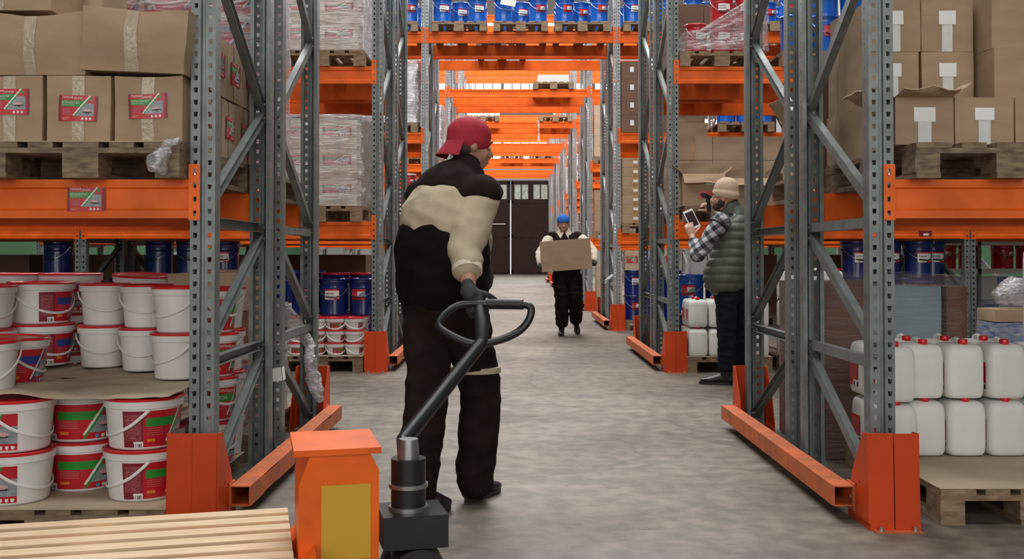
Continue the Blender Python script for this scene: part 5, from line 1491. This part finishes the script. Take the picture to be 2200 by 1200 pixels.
# level 1
zA = LV[0]; zB = LV[1]
BX = dict(m='carton_light', labels=('F',), lab_w=.27, lab_h=.085, lab_v=.62)
pallet(-1.83, Z2 - .03, zA, 'wooden pallet with wrapped cartons, lowest beam, second rack left')
pallet(-2.72, Z2 - .03, zA, 'wooden pallet left of the wrapped cartons, lowest beam, second rack left', PAL_FAR)
for l in range(3):
    for i in range(2):
        for j in range(2):
            carton(carton_kit(.362, .32, .268, 81 + (l + i) % 3, .005 + .004 * (l == 0), **BX) if j == 0 else carton_kit(.362, .32, .268, 85, .005, labels=()), -1.655 - .368 * i, Z2 + .15 + .34 * j, zA + .147 + .271 * l, 'wrapped carton with long red label, %s layer, %s from right, %s row, second rack left' % (ordw(l), ordw(i), ordw(j)), group='wrapped labelled cartons, lowest level, second rack left')
    carton(carton_kit(.40, .34, .268, 86, .005, **BX), -2.66, Z2 + .17, zA + .147 + .271 * l, 'carton with red label left of the wrapped pile, %s layer, second rack left' % ordw(l))
wrap(-2.235, -1.425, Z2 - .04, Z2 + .70, zA + .15, zA + 1.01, 'clear stretch film around labelled cartons, lowest level, second rack left', seed=12, m='film', amp=.03)
# level 2
pallet(-1.80, Z2 - .03, zB, 'wooden pallet with wrapped cartons on second level, second rack left')
for l in range(3):
    for i in range(2):
        carton(carton_kit(.362, .32, .258, 91 + (l + i) % 2, .006, **BX), -1.64 - .368 * i, Z2 + .14, zB + .147 + .262 * l, 'milky wrapped carton with red sticker, second level, %s layer, %s from right' % (ordw(l), ordw(i)), group='wrapped cartons, second level, second rack left')
        if l: pass
wrap(-2.215, -1.39, Z2 - .05, Z2 + .62, zB + .15, zB + .95, 'milky stretch film around cartons, second level, second rack left', seed=13, m='film', amp=.022)
# rear half of second rack left
pallet(-1.80, Z2 + 1.22, zA, 'wooden pallet, lowest level, rear half of second rack left', PAL_FAR)
for l in range(4):
    for i in range(2): carton(carton_kit(.36, .4, .24, 95, .003, m='carton_light', labels=(), tape=None), -1.64 - .37 * i, Z2 + 1.48, zA + .147 + .243 * l, 'pale carton behind the wrapped pile, %s layer, %s from right, second rack left' % (ordw(l), ordw(i)), group='pale cartons, rear half of second rack left')
pallet(-1.80, Z2 + 1.22, zB, 'wooden pallet, second level, rear half of second rack left', PAL_FAR)
slab_thing('wrapped_pack', -2.18, -1.42, Z2 + 1.25, Z2 + 2.1, zB + .146, zB + 1.0, 'pack_lilac', 'film wrapped pale load, second level, rear half of second rack left', 'pack', seed=96)
pallet(-1.80, Z2 + 1.22, 0, 'wooden pallet on floor, rear half of second rack left', PAL_FAR)
for i in range(2):
    for l in range(2): spawn('steel_drum', DN_W, 'navy pail on floor pallet, rear half of second rack left, %s, %s layer' % (ordw(i), ordw(l)), 'drum', (-1.60 - .3 * i, Z2 + 1.42, .1455 + .362 * l), (0, 0, .3), 'navy pails, rear half of second rack left')

# ================================================================ second rack row, right
pallet(2.02, Z2 - .12, 0, 'wooden pallet with white jerrycans behind the man, second rack right')
sheet(1.63, 2.42, Z2 - .125, Z2 + 1.06, .1455, 'cardboard sheet under the white jerrycans, second rack right', amp=.002)
for l in range(2):
    for j in range(2):
        for i in range(4):
            spawn('jerrycan', JERRY, 'white jerrycan on pallet behind the man, %s layer, %s row, %s from left' % (ordw(l), ordw(j), ordw(i)), 'jerrycan', (1.735 + .191 * i, Z2 - .01 + .21 * j, .152 + .270 * l), (0, 0, math.pi * 0), 'white jerrycans behind the man')
for i in range(3):
    for l in range(2):
        spawn('steel_drum', (DR_R, DN_R)[i % 2] if l else DN_W, 'blue pail behind white jerrycans, %s from left, %s layer, second rack right' % (ordw(i), ordw(l)), 'drum', (1.78 + .285 * i, Z2 + .60, .152 + .39 * l), (0, 0, .4 * i - .3), 'blue pails behind the man')
pallet(2.90, Z2 - .10, 0, 'wooden pallet with white jugs, second rack right')
for l in range(3):
    for i in range(4):
        spawn('jug', JUG, 'slim white jug with red label, %s layer, %s from left, second rack right' % (ordw(l), ordw(i)), 'jug', (2.58 + .15 * i, Z2 + .0, .146 + .272 * l), (0, 0, math.pi / 2), 'slim white jugs, second rack right')
for i in range(4):
    for l in range(3):
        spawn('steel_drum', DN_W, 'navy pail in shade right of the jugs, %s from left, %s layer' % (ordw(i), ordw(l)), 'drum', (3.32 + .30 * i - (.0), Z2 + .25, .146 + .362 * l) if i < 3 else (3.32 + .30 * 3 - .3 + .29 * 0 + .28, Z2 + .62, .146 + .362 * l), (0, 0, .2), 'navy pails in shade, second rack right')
pallet(3.75, Z2 - .02, 0, 'wooden pallet under navy pails, second rack right', PAL_FAR)
# lowest level
pallet(2.02, Z2 - .05, zA, 'wooden pallet with opened cartons, lowest level, second rack right')
pallet(2.90, Z2 - .05, zA, 'wooden pallet right of the opened cartons, second rack right')
oc2 = open_carton_kit(.40, .36, .30, {'L': (.75, .12), 'B': (.25, .14), 'F': (2.5, .11), 'R': (.9, .12)}, 'carton', 11)
lb = MB(); printed(lb, lambda u, v, off: V((-.05 + .17 * u, -.1825 - off, .07 + .07 * v)), lambda u, v: 'lab_black' if ((u - .2) / .1) ** 2 + ((v - .5) / .3) ** 2 < 1 else ('lab_red' if u > .4 else 'lid_red'), 20, 10)
lb2 = MB(); lb2.box(.02, .11, -.1835, -.1825, .20, .27, 'paper')
oc2 = oc2 + [part('printed_label', lb.mesh('printed_label'), props={'label': 'red label on the box front'}), part('sticker', lb2.mesh('sticker'))]
spawn('cardboard_box', oc2, 'opened carton with red label that the man is scanning', 'box', (1.80, Z2 + .13, zA + .146), (0, 0, 0))
spawn('cardboard_box', open_carton_kit(.40, .36, .26, {'B': (.2, .15), 'F': (2.2, .12), 'R': (.5, .12)}, 'carton', 12), 'opened carton behind the man\'s head, second rack right', 'box', (2.25, Z2 + .15, zA + .146))
for i in range(3):
    for l in range(3):
        carton(carton_kit(.40, .34, .235, 101 + (i + l) % 2, .003, m='carton_light', labels=(), tape='tape_brown' if i == 0 else None), 1.78 + .405 * i, Z2 + .62, zA + .147 + .238 * l, 'closed pale carton behind the opened ones, %s layer, %s from left, second rack right' % (ordw(l), ordw(i)), group='closed cartons above the man')
spawn('cardboard_box', open_carton_kit(.38, .30, .20, {'L': (.5, .14), 'F': (1.9, .12), 'R': (1.3, .1)}, 'carton_light', 13), 'small opened carton right of the man, second rack right', 'box', (2.82, Z2 + .2, zA + .146), (0, 0, .2))
carton(carton_kit(.36, .3, .2, 104, .003, m='carton_light', labels=(), tape=None), 3.25, Z2 + .2, zA + .146, 'low pale carton right of the man, second rack right')
spawn('cardboard_box', open_carton_kit(.30, .26, .14, {'L': (.1, .16), 'B': (.3, .1)}, 'carton_light', 15), 'opened carton on top of the closed cartons, second rack right', 'box', (1.80, Z2 + .66, zA + .147 + .716))
# second level
pallet(1.98, Z2 - .02, zB - 0, 'wooden pallet under the wrapped red pails, second rack right', PAL_FAR)
for i in range(3):
    for l in range(2 if i else 1):
        spawn('steel_pail', DR_CAN, 'red steel pail in torn film, second level, %s from left, %s layer' % (ordw(i), ordw(l)), 'pail', (1.76 + .245 * i, Z2 + .12, zB + .146 + .275 * l), (0, 0, .4 - .3 * i), 'red pails in film, second rack right')
spawn('steel_pail', DR_CAN, 'topmost red steel pail in torn film, second level, second rack right', 'pail', (2.23, Z2 + .40, zB + .42), (0, 0, .2))
spawn('steel_pail', DR_CAN, 'red pail below the topmost one, second level, second rack right', 'pail', (2.23, Z2 + .40, zB + .146), (0, 0, .2))
wrap(1.63, 2.42, Z2 - .02, Z2 + .9, zB + .15, zB + .72, 'torn clear film over red pails, second level, second rack right', seed=14, amp=.02, ztop=lambda x, y: zB + .33 + max(0, (x - 1.75)) * .62)
for i in range(5):
    for l in range(2 if i > 0 else 1):
        spawn('steel_drum', (DR_N, DR_R, DR_W)[i % 3], 'bright blue pail on second level, %s from left, %s layer, second rack right' % (ordw(i), ordw(l)), 'drum', (2.72 + .283 * i, Z2 + .18, zB + .146 + .362 * l), (0, 0, .6 - .3 * i), 'bright blue pails, second level, second rack right')
pallet(2.95, Z2 - .02, zB, 'wooden pallet under bright blue pails, second rack right', PAL_FAR)
pallet(3.80, Z2 - .02, zB, 'second wooden pallet under bright blue pails, second rack right', PAL_FAR)
# rear half right
for lv, nm in ((0, 'lowest'), (1, 'second')):
    pallet(2.05, Z2 + 1.22, LV[lv], 'wooden pallet, %s level, rear half of second rack right' % nm, PAL_FAR)
    for i in range(2):
        for l in range(3): carton(carton_kit(.38, .4, .25, 105, .003, m=('carton', 'carton_dark')[lv], labels=(), tape=None), 1.86 + .385 * i, Z2 + 1.48, LV[lv] + .147 + .253 * l, 'carton on %s level, rear half of second rack right, %s layer, %s from left' % (nm, ordw(l), ordw(i)), group='cartons, rear half of second rack right')

# grey shelving with tins, far right
SX0, SX1, SY0, SY1 = 5.06, 6.95, 12.32, 12.80
kit = []
for x in (SX0, 5.60, SX1 - .04):
    for y in (SY0, SY1 - .04):
        q = MB(); q.box(x, x + .04, y, y + .04, 0, 2.1, 'galv'); kit.append(part('post', q.mesh('post')))
for z in (.28, .93, 1.27, 1.72):
    q = MB(); q.box(SX0 + .045, SX1 - .045, SY0, SY1, z - .06, z, 'paint_white'); kit.append(part('shelf_board', q.mesh('shelf_board')))
spawn('shelving_unit', kit, 'grey metal shelving unit with tins and white packs, far right', 'shelf')
TIN = drum_kit('drum_red', lab='red', r=.13, h=.31, lid='plastic_white')
for i in range(5):
    spawn('steel_pail', TIN, 'red tin standing on the grey shelving, %s from left' % ordw(i), 'pail', (SX0 + .22 + .30 * i + .10 * (i > 1), SY0 + .19, .9305), (0, 0, .3 * i - .3), 'red tins on the grey shelving')
    spawn('wrapped_pack', carton_kit(.26, .3, .24, 111, .002, m='paint_white', labels=(), tape=None), 'white pack on the upper board of the grey shelving, %s from left' % ordw(i), 'pack', (SX0 + .75 + .28 * (i - 1), SY0 + .2, 1.272))
mat('pack_print', (.02, .12, .40), .4, c2=(.55, .56, .55), nscale=9, stretch=(1, 1, 5))
for i in range(5):
    for l in range(2):
        carton(carton_kit(.32, .36, .27, 112, .002, m='pack_print' if (i + l) % 2 else 'paint_white', labels=(), tape=None), SX0 + .30 + .33 * i, SY0 + .22, .282 + .273 * l, 'blue and white printed box, grey shelving, %s from left, %s layer' % (ordw(i), ordw(l)), name='printed_box', group='printed boxes on the grey shelving')
# heap between racks at the right: film over flat board
carton(carton_kit(.50, .34, .10, 115, .004, m='carton_light', labels=(), tape=None), 4.20, 8.55, .55, 'flat pale carton under the film bag, far right')
carton(carton_kit(.50, .34, .54, 116, .004, m='pack_print', labels=(), tape=None), 4.20, 8.55, .003, 'blue and white printed pack standing on the floor, far right')
rag([(4.0, 8.5, .74), (4.15, 8.5, .80), (4.3, 8.5, .78), (4.42, 8.5, .72)], [.05, .12, .10, .04], 'crumpled clear plastic bag on the flat carton, far right', 9)

# ================================================================ third rack row: drums on the third level
zC = LV[2]
for b, xc0 in ((1, -5.481), (2, -2.679), (3, .122), (4, 2.922), (5, 5.722)):
    for q in range(3):
        cx = xc0 + (q - 1) * .90
        bn = {1: 'second bay left', 2: 'first bay left', 3: 'over the central passage', 4: 'first bay right', 5: 'second bay right'}[b]
        pallet(cx, Z3 - .06, zC, 'wooden pallet with bright blue pails, third level, %s, %s from left' % (bn, ordw(q)), PAL)
        for i, (dx, dy, kt) in enumerate(((-.255, .17, (DR_W, DR_N, DR_R)[q]), (.0, .42, (DR_W, DR_W, DR_R)[q]), (.255, .17, (DR_W, DR_R, DR_R)[q]), (-.255, .72, DR_N), (.255, .72, DR_N))):
            if b in (1, 5) and i > 2: continue
            spawn('steel_drum', kt, 'bright blue pail, third level %s, %s pallet, %s position' % (bn, ordw(q), ('left front', 'recessed middle', 'right front', 'left back', 'right back')[i]), 'drum', (cx + dx, Z3 - .02 + dy, zC + .1455), (0, 0, .35), 'bright blue pails on the third level')
    pallet(xc0 - .3, Z3 + 1.22, zC, 'wooden pallet, third level, rear half of third rack row, bay %s' % ordw(b - 1), PAL_FAR)
o = link('paper_sheet', MB().box(-.11, .11, -.001, .001, -.05, .05, 'paper').mesh('paper_sheet'), None, (PX(1092, Z3 - .03), Z3 - .03, PZ(3, Z3)), (0, .18, 0)); tag(o, 'white paper sheet hanging on the blue pails above the passage', 'paper')
# third rack row, right
pallet(2.0, Z3 - .02, zA, 'wooden pallet with tall carton stack, lowest level, third rack right', PAL_FAR)
for l in range(7):
    for i in range(2):
        carton(carton_kit(.37, .34, .134, 121 + l % 2, .002, m='carton', labels=(), tape='tape_brown', sticker=True), 1.79 + .375 * i, Z3 + .17, zA + .146 + .136 * l, 'flat carton with white sticker, lowest level, third rack right, layer %s, %s column' % (ordw(l), ordw(i)), group='flat stickered cartons, third rack right')
for l in range(4):
    for i in range(4):
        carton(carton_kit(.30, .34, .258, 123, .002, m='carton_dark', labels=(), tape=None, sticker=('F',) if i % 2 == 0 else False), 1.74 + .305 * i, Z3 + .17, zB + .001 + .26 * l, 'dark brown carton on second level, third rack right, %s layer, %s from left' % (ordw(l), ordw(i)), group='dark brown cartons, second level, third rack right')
pallet(3.4, Z3 - .1, zB, 'wooden pallet with blue pails, second level, third rack right')
for i in range(3):
    spawn('steel_drum', DR_N, 'blue pail on second level pallet, third rack right, %s from left' % ordw(i), 'drum', (3.13 + .28 * i, Z3 + .1, zB + .1455), (0, 0, .3), 'blue pails, second level, third rack right')
pallet(2.0, Z3 - .04, 0, 'wooden pallet on floor with navy pails, third rack right', PAL_FAR)
for l in range(2):
    for i in range(3):
        spawn('steel_drum', DN_W if (i + l) % 2 else DN_R, 'navy pail on the floor pallet, third rack right, %s layer, %s from left' % (ordw(l), ordw(i)), 'drum', (1.77 + .285 * i, Z3 + .12, .1455 + .364 * l), (0, 0, .3), 'navy pails, floor, third rack right')
for i in range(3):
    carton(carton_kit(.20, .24, .28, 124 + i % 2, .002, m='pack_print' if i == 1 else 'carton_light', labels=('F',) if i != 1 else (), lab_w=.16, lab_h=.1, tape=None), 1.74 + .215 * i, Z3 + .12, .1455 + .729, 'printed box on navy pails, third rack right, %s from left' % ordw(i))
# left of third row
for lv, m_, nm in ((0, 'pack_lilac', 'lowest'), (1, 'paint_white', 'second')):
    pallet(-1.78, Z3 + .0, LV[lv], 'wooden pallet, %s level, third rack left' % nm, PAL_FAR)
for l in range(3):
    for i in range(2):
        spawn('steel_pail', DR_REDCAN, 'red pail in film, lowest level, third rack left, %s layer, %s from right' % (ordw(l), ordw(i)), 'pail', (-1.52 - .23 * i, Z3 + .15, zA + .1455 + .243 * l), (0, 0, .4), 'red pails in film, third rack left')
wrap(-1.95, -1.38, Z3 + .0, Z3 + .5, zA + .146, zA + .62, 'clear film around red pails, lowest level, third rack left', seed=22)
slab_thing('wrapped_pack', -2.15, -1.42, Z3 + .08, Z3 + .9, zB + .146, zB + 1.02, 'pack_lilac', 'white wrapped load, second level, third rack left', 'pack', seed=131)
wrap(-2.19, -1.385, Z3 + .03, Z3 + .95, zB + .15, zB + 1.06, 'milky film around the white load, second level, third rack left', seed=23, m='film_milky', amp=.03)
for i in range(6):
    x = -2.9 - .33 * i
    if -4.25 < x < -3.9: continue
    for l in range(2): spawn('steel_drum', DN_W, 'navy pail on floor, third rack left, %s column, %s layer' % (ordw(i), ordw(l)), 'drum', (x, Z3 + .25, .146 + .362 * l), (0, 0, .2 * i), 'navy pails on floor, third rack left')
for i, cx in enumerate((-3.2, -4.75)): pallet(cx, Z3, 0, 'wooden pallet on floor, third rack left, %s from passage' % ordw(i), PAL_FAR)
for l in range(2):
    for i in range(2):
        carton(carton_kit(.34, .34, .30, 133, .003, m='carton_dark', labels=(), tape=None), -2.10 - .36 * i, Z3 + .3, .003 + .303 * l + .30 * 0, 'dark carton on the floor, third rack left, %s layer, %s from right' % (ordw(l), ordw(i)))
# fourth row and beyond
pallet(1.98, Z4, zB, 'wooden pallet with pale cartons, second level, fourth rack right', PAL_FAR)
for l in range(5):
    for i in range(2):
        carton(carton_kit(.37, .34, .20, 135, .002, m='carton_light', labels=(), tape=None), 1.79 + .375 * i, Z4 + .17, zB + .146 + .202 * l, 'pale carton, second level, fourth rack right, layer %s, %s column' % (ordw(l), ordw(i)), group='pale cartons, fourth rack right')
pallet(1.98, Z4, zA, 'wooden pallet with cartons, lowest level, fourth rack right', PAL_FAR)
for l in range(4): carton(carton_kit(.74, .34, .20, 136, .002, m='carton', labels=(), tape=None, sticker=True), 1.98, Z4 + .17, zA + .146 + .202 * l, 'wide carton, lowest level, fourth rack right, layer %s' % ordw(l))
for l in range(5): carton(carton_kit(.50, .34, .19, 137, .002, m='carton_light', labels=(), tape=None), 1.90, Z4 + .17, .003 + .192 * l, 'carton stacked on the floor, fourth rack right, layer %s' % ordw(l))
for r_, sides in ((3, (-1,)), (4, (-1, 1)), (5, (1,)), (6, (-1, 1))):
    for s in sides:
        x0 = -2.12 if s < 0 else 1.70; zz = ROWZ[r_]
        for lv in (1,) if r_ != 3 else (1, 0):
            pallet(x0 + .38, zz, LV[lv], 'wooden pallet, %s level, %s, %s side' % (LN[lv], RN[r_], 'left' if s < 0 else 'right'), PAL_FAR)
            slab_thing('wrapped_pack', x0, x0 + .70, zz + .06, zz + .9, LV[lv] + .146, LV[lv] + 1.1, ('pack_lilac', 'paint_white')[(r_ + lv) % 2], 'white wrapped load, %s level, %s, %s side' % (LN[lv], RN[r_], 'left' if s < 0 else 'right'), 'pack', seed=140 + r_)
            wrap(x0 - .03, x0 + .73, zz + .02, zz + .95, LV[lv] + .15, LV[lv] + 1.16, 'milky film on the load, %s level, %s, %s side' % (LN[lv], RN[r_], 'left' if s < 0 else 'right'), seed=30 + r_, m='film_milky', amp=.03)
for l in range(3):
    for i in range(2): spawn('steel_pail', DR_REDCAN, 'red tin, lowest level, fifth rack right, %s layer, %s from left' % (ordw(l), ordw(i)), 'pail', (1.72 + .23 * i, ROWZ[4] + .15, zA + .001 + .243 * l), (0, 0, .4), 'red tins, fifth rack right')
# packs on the bridging levels
pallet(PX(1188, Z4 + .3), Z4 - .03, zC, 'wooden pallet under the white pack over the passage, fourth rack row', PAL_FAR)
pallet(PX(1038, ROWZ[4] + .4), ROWZ[4] - .03, zC, 'wooden pallet under the bottle row over the passage', PAL_FAR)
slab_thing('wrapped_pack', PX(1155, Z4 + .3), PX(1222, Z4 + .3), Z4 + .1, Z4 + .8, zC + .147, zC + .30, 'paint_white', 'white wrapped pack on the third level over the passage, fourth rack row', 'pack', seed=151)
Z6 = ROWZ[4]
for i in range(6):
    x = PX(1003 + 12 * i + 5, Z6 + .4)
    b_ = MB(); b_.lathe([(0, 0), (.062, .0), (.064, .01), (.064, .15), (.02, .22), (.02, .25), (0, .25)], 'plastic_can', 14)
    o = link('bottle', b_.mesh('bottle', True), None, (x, Z6 + .5, zC + .1455)); tag(o, 'grey white bottle in a row over the passage, %s from left' % ordw(i), 'bottle', 'bottles over the passage')
pallet(PX(1192, Z6 + .4), Z6 - .03, zC, 'wooden pallet with film scraps over the passage, fifth rack row', PAL_FAR)
pallet(PX(1100, ROWZ[6]) , ROWZ[6], zC, 'wooden pallet over the passage, seventh rack row', PAL_FAR)
pallet(PX(1165, ROWZ[6]) , ROWZ[6], zC, 'second wooden pallet over the passage, seventh rack row', PAL_FAR)
rag([(PX(1157, Z6), Z6 + .0, zC + .02), (PX(1158, Z6), Z6 - .03, zC - .25), (PX(1157, Z6), Z6 - .03, zC - .5)], [.03, .012, .03], 'dangling strip of white film over the passage', 11)
o = rag([(PX(1318, Z3), Z3 - .02, .80), (PX(1308, Z3), Z3 - .04, .77), (PX(1298, Z3), Z3 - .05, .69)], [.012, .02, .008], 'white film rag tied to the third rack right post', 12)

# full loads added farther out in the bays to block light, mostly hidden
for r_, xs_ in ((1, (-3.55, -4.65, -5.55, -6.35, 3.75, 4.95, 5.85)), (2, (-2.7, -3.6, -4.7, -5.55, -6.4, 3.8, 4.9, 5.8))):
    zz = ROWZ[r_]
    for q, x in enumerate(xs_):
        for half in (0, 1):
            for lv in (-1, 0, 1):
                if half == 0 and lv == 1 and x > 0 and x < 4.2: continue
                if lv == -1 and half == 0: continue
                if r_ == 2 and half == 0 and lv == 1 and x == 3.8: continue
                side_ = 'left' if x < 0 else 'right'
                k_ = q if x < 0 else q - len([v for v in xs_ if v < 0])
                nm = '%s, %s half of %s rack, %s %s of passage' % (('on floor', 'lowest level', 'second level')[lv + 1], ('front', 'rear')[half], ('second', 'third')[r_ - 1], ordw(k_), side_)
                z_ = 0 if lv < 0 else LV[lv]
                if lv < 0 and r_ == 1 and x > 4.3: continue
                pallet(x, zz + 1.22 * half, z_, 'added wooden pallet ' + nm, PAL_FAR)
                carton(carton_kit(.76, .9, .95, 171, .004, m='carton_dark', labels=(), tape=None), x, zz + .5 + 1.24 * half, z_ + .146, 'added dark carton load ' + nm)
# ================================================================ camera and light
cam = bpy.data.cameras.new('camera'); co = link('camera', cam, None, (0, 0, 1.1), (math.radians(91.0), 0, 0))
cam.sensor_width = 36; cam.lens = F_PX / 2200 * 36; cam.shift_y = -92 / 2200; cam.shift_x = -1 / 2200 * 1.0
cam.clip_end = 200; cam.clip_start = .05
scene.camera = co
def area(name, x, y, z, sx, sy, p, rot=(0, 0, 0), c=(1.0, .985, .955)):
    l = bpy.data.lights.new(name, 'AREA'); l.shape = 'RECTANGLE'; l.size = sx; l.size_y = sy; l.energy = p; l.color = c
    return link(name, l, None, (x, y, z), rot)
SKYP = (105, 240, 440, 500, 500, 470, 430, 400, 330, 70)
for i, (a, b) in enumerate(sky):
    for x0, x1 in ((-5, -.35), (.35, 5.3)):
        p = SKYP[min(i, len(SKYP) - 1)]
        area('skylight', (x0 + x1) / 2, (a + b) / 2, RH - .03, x1 - x0, b - a, p)
area('window_light', .7, YF - .4, 8.6, 18, 4, 700, (math.radians(-90), 0, 0))
area('back_fill_light', 0, YB + .3, 4.2, 13.5, 6.6, 430, (math.radians(90), 0, 0))  # unseen fill lamp added to brighten the faces turned to the camera
w = bpy.data.worlds.new('world'); scene.world = w; w.use_nodes = True
w.node_tree.nodes['Background'].inputs[0].default_value = (.8, .88, 1, 1); w.node_tree.nodes['Background'].inputs[1].default_value = .3
vs_ = scene.view_settings; vs_.view_transform = 'Standard'; vs_.look = 'None'; vs_.exposure = 0.0; vs_.gamma = 1.0; vs_.use_curve_mapping = False
for k_, v_ in SEEN.items():
    if len(v_) > 1: print('DUPLABEL', k_, len(v_))
for k_ in SEEN:
    n_ = len(k_.split())
    if n_ < 4 or n_ > 16: print('LABELLEN', n_, k_)
print('THINGS', sum(len(v) for v in SEEN.values()), 'OBJECTS', len(bpy.data.objects))
